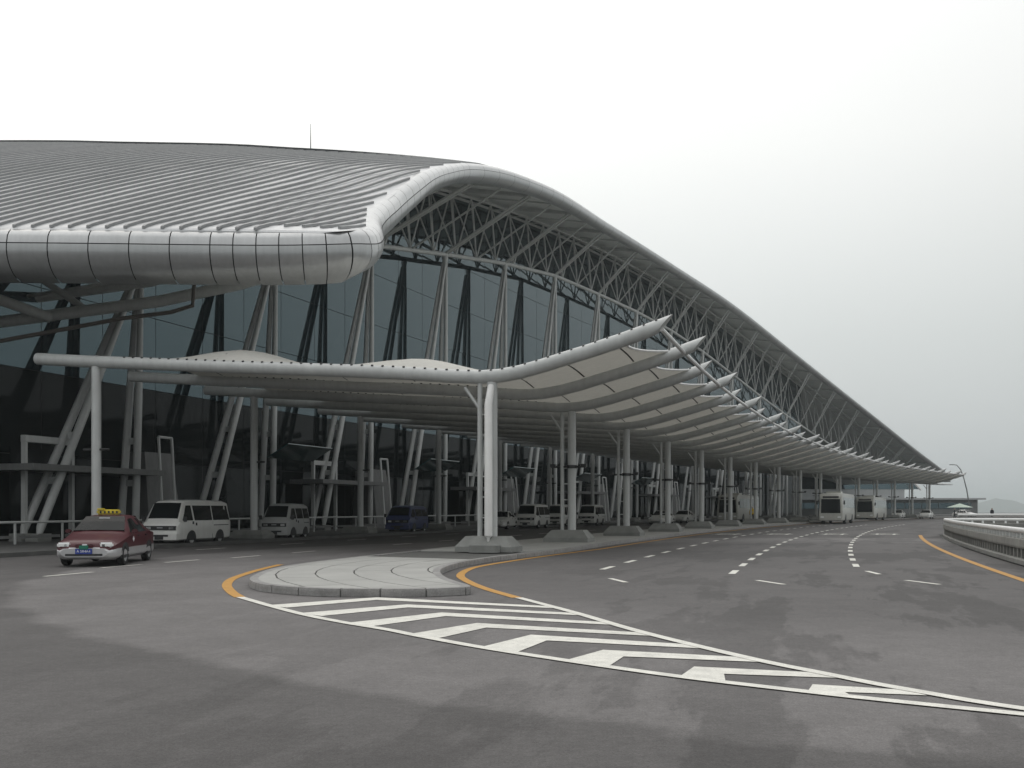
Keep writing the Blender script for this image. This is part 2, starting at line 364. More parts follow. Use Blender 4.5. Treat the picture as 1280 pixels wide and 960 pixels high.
for r_ in (437.0, 440.0, 443.2, 446.2):           # painted characters in each lane, too worn and far to read
    a0 = 21.6 + (446.2 - r_) * 0.05; c = PL(r_, a0); t = tangent(a0); q = radial(a0); g = MB()
    for (i, j, li, lj) in ((-.5, -.9, .9, .18), (-.5, .9, .9, .18), (.45, 0, .16, 2.2), (0, 0, 1.6, .2), (-.55, 0, .14, 1.7), (.15, .45, 1.1, .16), (0, 1.25, 1.3, .18), (0, -1.3, 1.3, .18)):
        p = c + q * i + t * j
        g.add([p + q * sx_ * li / 2 + t * sy_ * lj / 2 + UP * 0.008 for sx_, sy_ in ((-1, -1), (1, -1), (1, 1), (-1, 1))], [(0, 1, 2, 3)])
    g.build('painted_characters', 'white_paint', road, fix=False)

# ------------------------------------------------------------------ pavement island with kerb stones and slabs
right = [(-0.81, 19.08), (-1.08, 19.92), (-1.42, 21.3), (-1.66, 23.06), (-1.69, 24.83), (-1.34, 27.46), (-0.36, 30.72), (1.0, 34.0), (2.2, 37.2)]
left = [(-2.6, 37.8), (-3.62, 33.9), (-4.75, 30.2), (-5.6, 26.65), (-5.82, 24.01), (-5.58, 21.42), (-5.15, 19.92), (-4.55, 18.98), (-3.42, 18.2), (-1.76, 18.1), (-1.05, 18.4)]
outline = dense(right[::-1], 5)[:-1] + [(-0.78, 18.72), (-0.86, 18.5)] + dense(left[::-1], 5)    # anticlockwise-ish loop from far right round the nose to far left
aR, aL = ang_of(*right[-1]), ang_of(*left[0])
fullo = arc(448.3, 40, aR + 0.05, 70) + outline + arc(453.0, aL + 0.05, 40, 70)
pav = MB(); pav.prism(fullo, 0.004, 0.118)
pavement = tag(pav.build('pavement', 'joint'), 'pale paved kerbed island under the outer canopy columns', 'pavement', kind='structure')
def inset(poly, d):
    n = len(poly); o = []
    for i in range(n):
        p0 = Vector(poly[i - 1]); p = Vector(poly[i]); p1 = Vector(poly[(i + 1) % n])
        t = (p1 - p0).normalized(); nn = Vector((-t.y, t.x)); o.append((p.x + nn.x * d, p.y + nn.y * d))
    return o
def area(poly): return sum(poly[i - 1][0] * poly[i][1] - poly[i][0] * poly[i - 1][1] for i in range(len(poly))) / 2
sgn = 1 if area(fullo) > 0 else -1
KW = 0.17
inner = inset(fullo, KW * sgn); outer = inset(fullo, -0.012 * sgn)
# kerb stones: walk the outline in ~1 m pieces
run = []; acc = 0; start = 0
pts_n = len(fullo)
i0 = 0
def kerb_piece(idx):
    prof = [(0.0, 0.006), (0.0, 0.105), (0.045, 0.15), (1.0, 0.152), (1.0, 0.006)]
    rows = []
    for i in idx:
        po, pi = Vector(outer[i] + (0,)), Vector(inner[i] + (0,))
        rows.append([po + (pi - po) * f + UP * z for f, z in prof])
    a, b = rows[0], rows[-1]; d = 0.014
    rows[0] = [p + (rows[1][k] - p).normalized() * d for k, p in enumerate(a)]
    rows[-1] = [p + (rows[-2][k] - p).normalized() * d for k, p in enumerate(b)]
    m_ = MB().grid(rows); n = len(prof)
    m_.f += [tuple(range(n)), tuple((len(rows) - 1) * n + k for k in range(n))]
    return m_
idx = [0]; ln = 0
for i in range(1, pts_n):
    ln += (Vector(fullo[i]) - Vector(fullo[i - 1])).length; idx.append(i)
    if ln > 0.7:
        kerb_piece(idx).build('kerb_stone', 'kerb', pavement); idx = [i]; ln = 0
# paving slabs: the loop clipped by a polar grid
def clip(poly, cell):
    res = [Vector(p) for p in poly]
    for k in range(4):
        a, b = Vector(cell[k]), Vector(cell[(k + 1) % 4]); e_ = b - a; o = []
        if not res: break
        f = lambda p: e_.x * (p.y - a.y) - e_.y * (p.x - a.x)
        for i in range(len(res)):
            p, q = res[i - 1], res[i]; fp, fq = f(p), f(q)
            if fp >= 0: o.append(p)
            if (fp >= 0) != (fq >= 0): o.append(p + (q - p) * (fp / (fp - fq)))
        res = o
    return res
inn = inner if sgn > 0 else inner[::-1]
rs = [447.5 + 0.88 * i for i in range(15)]
def joint_shift(y): return 0
hub = Vector((6.0, 24.5))          # the joints on the nose sweep round in arcs
cells = []
step = 0.86
for i in range(22):
    r0 = 4.6 + step * i
    rows_ = [(j, j + 1) for j in range(-8, 10)]
    for j in range(0, 24):
        a0, a1 = 150 + j * 6.0, 150 + (j + 1) * 6.0 - .03
        c = [hub + Vector((math.cos(R(a)) * rr, math.sin(R(a)) * rr)) for rr, a in ((r0 + .018, a0), (r0 + step - .018, a0), (r0 + step - .018, a1), (r0 + .018, a1))]
        if area([tuple(p) for p in c]) < 0: c = c[::-1]
        cells.append(c)
nslab = 0
for c in cells:
    cen = sum(c, Vector((0, 0))) / 4
    if cen.y > 33.2: continue
    cc = c
    pc = clip(inn, cc)
    if len(pc) < 3 or abs(area([tuple(p) for p in pc])) < 0.02: continue
    pc = [p for k, p in enumerate(pc) if (p - pc[k - 1]).length > 1e-4]
    if len(pc) < 3: continue
    MB().prism([tuple(p) for p in pc], 0.12, 0.150 + random.uniform(-.0015, .0015)).build('paving_slab', 'slab', pavement); nslab += 1
# straight run of the pavement, larger slabs across
for k in range(44):
    a0 = ang_of(-0.2, 33.9) + deg(2.6 * k, 450) - 0.0; a1 = a0 + deg(2.58, 450)
    for r0, r1 in ((448.48, 450.64), (450.66, 452.82)):
        pc = [tuple(PL(r, a))[:2] for r, a in ((r0, a0), (r1, a0), (r1, a1), (r0, a1))]
        if k == 0 and r0 < 449: pc = [tuple(PL(r, a))[:2] for r, a in ((449.0, a0), (r1, a0), (r1, a1), (448.6, a1))]
        MB().prism(pc, 0.119, 0.148 + random.uniform(-.002, .002)).build('paving_slab', 'slab', pavement)
# pavement in front of the doors
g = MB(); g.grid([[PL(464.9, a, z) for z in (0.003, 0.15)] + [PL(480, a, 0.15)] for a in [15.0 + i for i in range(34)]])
fore = tag(g.build('pavement', 'shade_paving', fix=False), 'shaded raised pavement along the terminal doors', 'pavement', kind='structure')

# ------------------------------------------------------------------ terminal: big arched roof
A0, A2 = 17.8, 46.0
eave_r = smooth_tab([(17.8, 458.2), (17.84, 457.3), (17.93, 456.75), (18.15, 456.9), (18.7, 458.9), (19.3, 460.3), (19.9, 461.2), (20.9, 463.0), (21.5, 463.8), (22.2, 464.1), (23.3, 464.3), (26.5, 466.9), (29.5, 468.0), (36, 468), (46, 467.5)])
eave_z = smooth_tab([(17.8, 12.15), (18.15, 13.0), (18.7, 15.1), (19.3, 17.4), (19.75, 19.3), (20.15, 20.9), (20.9, 23.4), (21.5, 25.2), (22.2, 26.8), (23.3, 28.5), (26.5, 31.9), (29.5, 32.9), (31.8, 32.5), (36, 28.1), (41, 19.9), (43.5, 14.6), (45.2, 10.8), (46, 8.8)])
inner_z = smooth_tab([(17.8, 12.15), (18.4, 14.6), (19.0, 17.0), (20.0, 20.6), (21.0, 23.7), (22.2, 26.8), (23.3, 28.5), (26.5, 31.9), (29.5, 32.9), (31.8, 32.5), (36, 28.1), (41, 19.9), (43.5, 14.6), (45.2, 10.8), (46, 8.8)])
WMAX = 92.0
def rise(w): return 6.0 * (1 - ((w - 46) / 46) ** 2)
def roofp(tau, w, dz=0.0):
    ae = A0 + (A2 - A0) * tau
    r0 = eave_r(A0) + w * (1 + .6 * math.exp(-w / 10))
    s0 = A0 - 0.052 * (r0 - 456.6) + 0.00015 * w * w + .05
    a = s0 + (A2 + 0.03 * w - s0) * tau
    k = math.exp(-w / 5.0); kr = math.exp(-w / 10.0)
    er = eave_r(ae); r = 464.0 + w + (er - 464.0) * kr
    z = inner_z(ae) + (eave_z(ae) - inner_z(ae)) * k + rise(w) * math.sin(math.pi * min(max(tau, 0), 1))
    return PL(r, a, z + dz)
taus = [0, .0008, .002, .004, .009, .014, .02, .028, .036, .046, .058, .072, .088, .105, .125, .15, .18, .21, .25, .3, .35, .4, .46, .52, .58, .64, .7, .76, .82, .88, .93, .97, 1.0]
terminal = tag(empty('terminal_building', PL(475, 20, 0)), 'long glass-fronted terminal under a huge arched grey metal roof', 'terminal')
TI = Matrix.Translation(-terminal.location)
def tbuild(mb, name, m, parent=None, smooth=False, fix=True):
    """Build a piece of the terminal given in world coordinates."""
    par = parent or terminal
    off = terminal.location
    mb.v = [tuple(Vector(p) - off) for p in mb.v]
    return mb.build(name, m, par, smooth, fix)
ws = [i * 4.0 for i in range(24)]
g = MB(); g.grid([[roofp(t, w) for w in ws] for t in taus])
roof = tbuild(g, 'roof', 'roof', smooth=True, fix=False)
SP = 0.66
def w_at(rs, tau):
    er = eave_r(A0 + (A2 - A0) * tau); lo, hi = 0.0, 95.0
    if rs < er + .25 or (tau < .006 and rs < 459.4): return None
    for it in range(24):
        m_ = (lo + hi) / 2
        if 464.0 + m_ + (er - 464.0) * math.exp(-m_ / 10.0) < rs: lo = m_
        else: hi = m_
    return lo
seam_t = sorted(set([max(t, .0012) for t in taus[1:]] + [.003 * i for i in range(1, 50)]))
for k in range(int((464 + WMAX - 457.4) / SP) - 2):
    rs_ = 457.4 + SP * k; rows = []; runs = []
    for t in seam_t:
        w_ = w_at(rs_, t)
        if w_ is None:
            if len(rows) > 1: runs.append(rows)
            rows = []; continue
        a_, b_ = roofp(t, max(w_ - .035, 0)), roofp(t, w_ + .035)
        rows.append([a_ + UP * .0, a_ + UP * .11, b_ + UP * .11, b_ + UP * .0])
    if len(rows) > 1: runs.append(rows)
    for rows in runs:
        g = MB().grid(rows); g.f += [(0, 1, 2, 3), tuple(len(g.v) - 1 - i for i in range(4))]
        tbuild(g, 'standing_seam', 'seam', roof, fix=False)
# dark ridge rail standing along the crest
rows = []
for i in range(45):
    p = roofp(.128 + .004 * math.sin(i), 0.4 + 1.9 * i, .0); q = roofp(.129 + .004 * math.sin(i), 1.5 + 1.9 * i, .02); d = Vector((.1, .25, 0))
    rows.append([p, p + UP * .22 * min(1, i / 4), p + d + UP * .22 * min(1, i / 4), p + d])
tbuild(MB().grid(rows), 'ridge_rail', 'ridge', roof)
# soffit
def thick(tau): return interp([(0, 1.78), (.05, 1.78), (.075, 1.6), (.1, 1.4), (.13, 1.25), (.2, 1.1), (.35, .95), (1, .9)], tau)
g = MB(); ws2 = [1.0, 2, 4, 7, 10, 14, 18, 24, 32, 44, 58, 74, 90]
t2 = [max(t, 0.006) for t in taus if t >= .004]
g.grid([[roofp(t, w, -thick(t) * 1.0 + 0.02) for w in ws2] for t in t2])
tbuild(g, 'soffit', 'soffit', smooth=True, fix=False)

# fascia: edge loop (gable from far left to corner, then the eave), bullnose section
edge = []
for i in range(60): edge.append((0.0, 70 - 70 * i / 60))
for t in [j * 0.0016 for j in range(0, 60)] + [0.096 + j * 0.006 for j in range(0, 152)]:
    if t <= 1: edge.append((t, 0.0))
P = [roofp(t, w) for t, w in edge]
# soften the plan corner
for it in range(4):
    Q = [p.copy() for p in P]
    for i in range(54, 72): Q[i] = (P[i - 1] + P[i] * 2 + P[i + 1]) / 4
    P = Q
# even resampling by arc length
cum = [0]
for p, q in zip(P, P[1:]): cum.append(cum[-1] + (q - p).length)
def at_len(s):
    import bisect
    i = min(max(bisect.bisect_right(cum, s) - 1, 0), len(P) - 2)
    f = (s - cum[i]) / (cum[i + 1] - cum[i]); tau = edge[i][0] + (edge[i + 1][0] - edge[i][0]) * f
    return P[i].lerp(P[i + 1], f), tau
SEC_UP = [(-1.1, 0.0), (-0.42, 0.035), (-0.05, 0.05), (0.16, -0.10), (0.30, -0.30), (0.36, -0.56)]
SEC_LO = [(0.37, -0.60), (0.38, -0.84), (0.33, -1.06), (0.22, -1.27), (0.06, -1.45), (-0.16, -1.61), (-0.45, -1.73), (-0.95, -1.80)]
def section(s, sec):
    p, tau = at_len(s); q, _ = at_len(min(s + .3, cum[-1] - 1e-3)); q0, _ = at_len(max(s - .3, 0))
    t = (q - q0).normalized(); o = t.cross(UP).normalized()
    # the sheets stand square to the sloping eave
    n = o.cross(t).normalized()
    if n.z < 0: n = -n
    up = (UP * 0.35 + n * 0.65).normalized()
    k = thick(tau) / 1.78
    return [p + o * x * k + up * z * k for x, z in sec]
s = cum[60] % 1.5 ; total = cum[-1]; corner_len = cum[60]
s = corner_len - 1.5 * 44
k = 0
while s < total - 0.1:
    p, tau = at_len(s)
    ln = 1.5
    if abs(s - corner_len) < 4.2: ln = 0.85
    elif s > corner_len and tau > 0.13: ln = 3.2
    e1 = min(s + ln - 0.042, total - 1e-3)
    n = 3 if ln < 3 else 4
    for sec in (SEC_UP, SEC_LO):
        g = MB(); rows = [section(s + (e1 - s) * i / n, sec) for i in range(n + 1)]
        g.grid(rows)
        tbuild(g, 'fascia_panel', 'alum', roof, smooth=True, fix=False)
    s += ln
g = MB(); ss = corner_len - 66; rows = []
while ss < total:
    rows.append(section(ss, [(-0.35, -0.05), (0.08, -0.16), (0.27, -0.56), (0.30, -0.85), (0.12, -1.25), (-0.25, -1.5), (-.8, -1.66)])); ss += 1.0
g.grid(rows); tbuild(g, 'fascia_backing', 'dark', roof, fix=False)

# ring truss, bracket struts and the four-legged columns
chord_z = smooth_tab([(16, 10.0), (17.35, 11.6), (18.85, 14.6), (20.35, 18.2), (21.85, 21.3), (23.35, 23.5), (24.95, 25.6), (26.5, 27.0), (28, 27.3), (29.5, 27.3), (31, 26.7), (32.5, 25.3), (34, 23.2), (35.5, 20.8), (37, 18.4), (40, 13.6), (43, 9.8), (46, 7.6)])
RC, RG = 473.0, 475.0
nodes = [17.35 + 1.5 * k for k in range(20)]
def soff_at(r, a):
    """Height of the soffit over a plan point, found along the roof sheet."""
    lo, hi = 0.0, 1.0
    for it in range(30):
        t = (lo + hi) / 2; ae = A0 + (A2 - A0) * t; w_ = r - eave_r(ae)
        p = roofp(t, max(w_, 0)); aa = ang_of(p.x, p.y)
        if aa < a: lo = t
        else: hi = t
    return p.z - thick(t)
for k, a in enumerate(nodes):
    near = a < 33
    an = a + 1.5
    p0, p1 = PL(RC, a, chord_z(a)), PL(RC, an, chord_z(an))
    bay = tbuild(MB().tube([p0, p1], 0.19, 10), 'truss_chord', 'steel', smooth=True)
    tops = []
    nW = 3
    for fr in (0.0, 1.0):
        rr = RC - .5 + fr * 1.9
        tp = [PL(rr, a + 1.5 * i / nW, soff_at(rr, a + 1.5 * i / nW) - 0.35) for i in range(nW + 1)]
        tops.append(tp)
        tbuild(MB().tube(tp, 0.12, 8), 'top_chord', 'steel', bay, smooth=True)
    acc = MB()
    for tp in tops[:1] if a < 36 else []:
        for i in range(nW):
            b = PL(RC, a + 1.5 * (i + .5) / nW, chord_z(a + 1.5 * (i + .5) / nW))
            for q in (tp[i], tp[i + 1]):
                m_ = MB().tube([b, q], 0.075, 6)
                if near: tbuild(m_, 'web', 'steel', bay, smooth=True)
                else: acc.add(m_.v, m_.f)
    for tp in tops[1:]:
        for i in range(nW):
            b = PL(RC, a + 1.5 * (i + .5) / nW, chord_z(a + 1.5 * (i + .5) / nW))
            acc.tube([b, tp[i]], 0.07, 6); acc.tube([b, tp[i + 1]], 0.07, 6)
    for i in range(nW):
        acc.tube([tops[0][i], tops[1][i]], 0.06, 6)
    tag(tbuild(acc, 'rear_lacing', 'steel', bay, smooth=True), kind='stuff')
    # bracket struts: a pair at each node, a single one at mid-bay, and the soffit beam that ties them back
    def eave_pt(a_, dz=-0.1):
        t = (a_ - A0) / (A2 - A0); t = min(max(t, 0.01), .99); ae = A0 + (A2 - A0) * t
        p = roofp(t, 0.9); return PL(rad_of(p.x, p.y), a_, p.z - thick(t) + dz)
    if a > 18.0:
        for da in (-0.055, 0.055):
            tbuild(MB().tube([PL(RC - .1, a + da * .35, chord_z(a) + .05), eave_pt(a + da)], 0.11, 8), 'bracket_strut', 'steel', bay, smooth=True)
        ep = eave_pt(a, 0.02); tp = PL(RC - .4, a, soff_at(RC - .4, a) - 0.12)
        d = (tp - ep).normalized(); q = d.cross(UP).normalized(); v = q.cross(d)
        tbuild(MB().box((ep + tp) / 2, ((tp - ep).length, 0.42, 0.26), (d, q, v)), 'soffit_beam', 'steel', bay)
        if an < 45:
            am = a + 0.75
            tbuild(MB().tube([PL(RC - .1, am, chord_z(am)), eave_pt(am)], 0.085, 8), 'bracket_strut', 'steel', bay, smooth=True)
            ep = eave_pt(am, 0.04); tp = PL(RC - .4, am, soff_at(RC - .4, am) - 0.04)
            d = (tp - ep).normalized(); q = d.cross(UP).normalized(); v = q.cross(d)
            tbuild(MB().box((ep + tp) / 2, ((tp - ep).length, 0.14, 0.12), (d, q, v)), 'soffit_beam', 'steel', bay)
    # the column: two leaning and two steep tubes meeting under the node
    if a > 38.2: continue
    apex = PL(RC, a, chord_z(a) - 0.25)
    cn = tbuild(MB().tube([apex + UP * .3, apex - UP * .1, apex - UP * .75], [0.24, 0.26, 0.16], 10), 'facade_column', 'steel', smooth=True)
    for da, foot_r in ((-deg(7.3, RC), 0.2), (-deg(0.9, RC), 0.19)):
        for dr in (-0.45, 0.45):
            foot = PL(RC + dr, a + da, 0.5); tip = PL(RC + dr * .25, a + da * .02, chord_z(a) - .75)
            mid = foot.lerp(tip, .5)
            tbuild(MB().tube([foot - UP * .15, foot + (tip - foot) * .02, mid, tip], [0.1, 0.19, 0.20, 0.12], 10), 'leg_tube', 'steel', cn, smooth=True)
            if a < 34: tbuild(MB().box(foot - UP * .2, (0.8, 0.7, 0.4), (tangent(a), radial(a), UP)), 'plinth', 'plinth', cn)
        for f in ((.18, .34) if a < 36 else ()):
            p = PL(RC, a + da, 0.5).lerp(PL(RC, a, chord_z(a) - .75), f)
            tbuild(MB().box(p, (0.12, 0.95 * (1 - f) + .1, 0.32), (tangent(a), radial(a), UP)), 'tie_plate', 'steel', cn)

# facade glass
GA0 = 17.3
gw = MB(); aa = [GA0 + .25 * i for i in range(85)]
gw.grid([[PL(RG + .18, a, z) for z in (0.15, soff_at(RG, a) + .3)] for a in aa])
gw.grid([[PL(RG + .1 + 70 * i / 10, GA0 - .0450 * 70 * i / 10, z) for z in (0.15, 11.5)] for i in range(11)])
glazing = tbuild(gw, 'glazing', 'backing', fix=False)
far = MB(); farl = MB()
rr_ = random.Random(3)
for j in range(42):
    a0 = GA0 + 0.5 * j; a1 = a0 + 0.5
    T0, T1 = soff_at(RG, a0) + .2, soff_at(RG, a1) + .2
    z = 0.15
    while z < max(T0, T1) - 0.3:
        zt = z + 4.0
        t0, t1 = min(zt, T0), min(zt, T1)
        if t0 - z > 0.2 or t1 - z > .2:
            gx = .02 / RG * 57.3
            e = [rr_.uniform(-.006, .006) for _ in range(4)]
            q = [PL(RG + e[0], a0 + gx, z + .02), PL(RG + e[1], a1 - gx, z + .02), PL(RG + e[2], a1 - gx, max(t1 - .02, z + .03)), PL(RG + e[3], a0 + gx, max(t0 - .02, z + .03))]
            if a0 < 34.2: tbuild(MB().add(q, [(0, 1, 2, 3)]), 'pane', 'door_glass' if z < 8 else 'glass', glazing, fix=False)
            else: (far if z > 8 else farl).add(q, [(0, 1, 2, 3)])
        z = zt
tag(tbuild(farl, 'far_panes', 'door_glass', glazing, fix=False), kind='stuff')
tag(tbuild(far, 'far_panes', 'glass', glazing, fix=False), kind='stuff')

# gable girders, their diagonals, the drain pipe
gird = [([(-33, 43.5, 8.6), (-23.3, 45.5, 10.1), (-16.2, 46, 11.15), (-12.6, 46.3, 12.0), (-9.5, 46.8, 13.1)], .27), ([(-30, 46.5, 9.6), (-23.8, 47.5, 11.45), (-17.3, 48, 12.5), (-13, 48.5, 14.0)], .24),
        ([(-26.5, 42.2, 11.6), (-23, 43.6, 10.95), (-20.9, 45.3, 10.25)], .24), ([(-21.9, 46.4, 12.3), (-19.6, 46.2, 10.75)], .16), ([(-24.1, 47, 12.6), (-23.4, 47.4, 11.5)], .11), ([(-22.9, 47, 12.6), (-23.3, 47.4, 11.5)], .11),
        ([(-24, 47.0, 11.4), (-20, 46.9, 12.0), (-16.3, 46.4, 12.6)], .09)]
gr = None
for pts, rd in gird:
    o = tbuild(MB().tube(dense3(pts) if False else pts, rd, 12), 'gable_girder' if gr is None else 'girder_tube', 'steel', gr, smooth=True)
    gr = gr or o
tbuild(MB().tube([(-14.4, 45.6, 12.3), (-14.2, 44.6, 11.4), (-14.15, 44.3, 10.6), (-15.0, 44.0, 10.25), (-17, 43.6, 9.9), (-22.6, 42.8, 8.65), (-30, 41.5, 7.2)], .09, 10), 'drain_pipe', 'pipe', smooth=True)

# entrance boxes under the canopy
for k, a in enumerate([18.0, 21.0, 24.0, 27.0, 30.0, 33.0]):
    v = MB(); t = tangent(a); q = radial(a); c = PL(RG - 1.6, a + .15, 0)
    for d in (-1.45, 1.45): v.box(c + t * d + UP * 2.4, (.16, .22, 4.5), (t, q, UP))
    v.box(c + UP * 4.75, (3.06, .26, .3), (t, q, UP))
    po = tbuild(v, 'door_portal', 'steel')
    tbuild(MB().box(c + t * 2.2 + UP * 3.45, (9.0, 2.6, .28), (t, q, UP)), 'door_canopy', 'wallgrey', po)
    tbuild(MB().box(c - q * .9 + UP * 2.3, (2.7, .05, 4.2), (t, q, UP)), 'door_leaf', 'door_glass', po)
    w0 = PL(RG - 1.0, a + 1.05, 0); v = MB()
    v.add([w0 + t * x + q * y + UP * z for x, y, z in ((-1.3, 1.3, .15), (1.5, 1.3, .15), (1.5, -.9, .15), (-1.3, -.9, .15), (-.7, .5, 4.6), (1.5, .5, 4.6), (1.5, -.9, 4.6), (-.7, -.9, 4.6))],
          [(0, 1, 5, 4), (1, 2, 6, 5), (2, 3, 7, 6), (3, 0, 4, 7), (4, 5, 6, 7)])
    tbuild(v, 'vestibule_wall', 'wallgrey')
    tbuild(MB().tube([w0 + t * -.1 + q * .9 + UP * 5.4, w0 + t * 1.0 + q * .9 + UP * 5.4], .08, 6), 'vestibule_frame', 'steel', smooth=True)
    for d in (-.6, .5):
        tbuild(MB().tube([w0 + t * d + q * 1.6 + UP * .15, w0 + t * (d + .5) + q * .9 + UP * 5.4], .08, 6), 'vestibule_frame', 'steel', smooth=True)
for a in (20.2, 22.6, 24.6, 26.8, 29.0):
    t = tangent(a); q = radial(a); c = PL(RG - 3.4, a + .25, 5.15)
    tbuild(MB().box(c, (5.2, 1.7, .06), (t, (q + UP * .55).normalized(), (UP - q * .55).normalized())), 'glass_awning', 'teal')
# guard rail on the door side pavement
gr_ = tag(empty('guard_rail', PL(470.6, 17, .15)), 'low steel guard rail along the dark terminal pavement', 'railing')
for i in range(26):
    a0 = 16.6 + .32 * i; o = gr_.location
    m_ = MB().tube([PL(470.6, a0, 1.05) - o, PL(470.6, a0 + .32, 1.05) - o], .05, 8); m_.build('rail', 'steel', gr_, True)
    MB().box(PL(470.6, a0, .62) - o, (.07, .07, .93), (tangent(a0), radial(a0), UP)).build('post', 'steel', gr_)
    MB().box(PL(470.6, a0 + .16, .45) - o, (2.3, .05, .12), (tangent(a0 + .16), radial(a0), UP)).build('lower_rail', 'wallgrey', gr_)

# antenna on the roof crest
an_ = tag(empty('antenna_mast', (-14.9, 74, 27)), 'thin lightning mast standing alone above the roof ridge', 'antenna')
MB().tube([(0, 0, -.6), (0, 0, 1.6), (0, 0, 3.1)], [.05, .035, .015], 6).build('mast', 'wallgrey', an_, True)
MB().box((0, 0, .05), (.4, .4, .1)).build('base_plate', 'wallgrey', an_)

# ------------------------------------------------------------------ fabric canopy on columns
canopy = tag(empty('fabric_canopy', PL(450, 17.5, .15)), 'long white fabric canopy on tubular ribs and concrete-footed columns', 'canopy')
def cb(mb, name, m, parent=None, smooth=False, fix=True):
    off = canopy.location; mb.v = [tuple(Vector(p) - off) for p in mb.v]
    return mb.build(name, m, parent or canopy, smooth, fix)
rib_z = smooth_tab([(-6.3, 7.70), (-5.2, 7.32), (-4.07, 6.98), (-2.47, 6.56), (-1.1, 6.22), (0, 6.08), (1.5, 6.16), (3.24, 6.33), (6.33, 6.57), (9.6, 6.8), (13, 7.06), (16.7, 7.34), (19.2, 7.56)])
SB = 10.6
def sa(s_): return 17.5 + math.degrees(s_ / 450.0)
NR = 31
RAD = .235
for i in range(NR):
    a = sa(i * SB / 2); hi = i % 2
    wsr = [-5.8 - .45 * hi, -5.2, -4.4, -3.5, -2.6, -1.8, -1, -.3, .5, 1.5, 3, 5, 7, 9, 11, 13, 15, 17, 19]
    pts = [PL(450 + x, a, rib_z(x)) for x in wsr]
    mb = MB().tube(pts, RAD, 14 if i < 10 else 8)
    # oblique cut: drag the tip ring so that its top runs out in a point
    seg = 14 if i < 10 else 8
    for k in range(seg):
        v = Vector(mb.v[k]); d = (v.z - pts[0].z) / RAD
        mb.v[k] = tuple(v + (radial(a) + UP * .25) * (0.36 * d + .05))
    rb = cb(mb, 'rib', 'steel', smooth=True)
    if i < 9:
        lc = MB(); x = -5.6
        while x < 15:
            c = PL(450 + x, a, rib_z(x)); sl = (rib_z(x + .1) - rib_z(x - .1)) / .2
            dx = (-radial(a) + UP * sl).normalized()
            for sg in ((-1, 1) if i else (1, -1)):
                n = (tangent(a) * sg * .55 + UP * .83).normalized()
                lc.box(c + n * (RAD + .015), (.07, .06, .04), (dx, dx.cross(n), n))
            x += .40
        tag(cb(lc, 'lacing', 'lacing', rb), kind='stuff')
for i in range(NR - 1):
    a0, a1 = sa(i * SB / 2), sa((i + 1) * SB / 2)
    nu = 9 if i < 12 else 5; rows = []
    wv = [-5.25 + 20.6 * j / 34 for j in range(35)] if i < 12 else [-5.25 + 20.6 * j / 20 for j in range(21)]
    def memb(x, f, a0=a0, a1=a1):
        m_ = 1 - (2 * f - 1) ** 2
        if x < -4.2: x = x + m_ * 1.1 * min(1, (-4.2 - x) / 1.0)
        z = rib_z(x) + .15 + m_ * (0.16 + .52 * math.exp(-((x - 3.4) / 2.3) ** 2) + .66 * math.exp(-((x - 11.0) / 2.2) ** 2))
        return PL(450 + x, a0 + (a1 - a0) * f, z)
    e = 0.004
    for x in wv: rows.append([memb(x, e + (1 - 2 * e) * f / (nu - 1)) for f in range(nu)])
    mm = cb(MB().grid(rows), 'membrane', 'fabric', smooth=True, fix=False)
    if i < 10:
        for x in (-3.9, -2.0, 0.0, 2.2, 5.0, 8.0, 11.0, 14.0):
            cb(MB().grid([[memb(x - .03, .06 + .88 * f / 8) - UP * .012, memb(x + .03, .06 + .88 * f / 8) - UP * .012] for f in range(9)]), 'fabric_seam', 'lacing', mm, fix=False)
        # edge cable of the scalloped end
        cb(MB().tube([memb(-5.25, e + (1 - 2 * e) * f / 10) for f in range(11)], .045, 6), 'edge_cable', 'steel_bright', mm, smooth=True)
for i in range(NR - 1):
    a0, a1 = sa(i * SB / 2), sa((i + 1) * SB / 2)
    cb(MB().tube([PL(450 - 5.75, a0, rib_z(-5.75) - .12), PL(450 - 5.75, a1, rib_z(-5.75) - .12)], .075, 8), 'tip_tube', 'steel_bright', smooth=True)
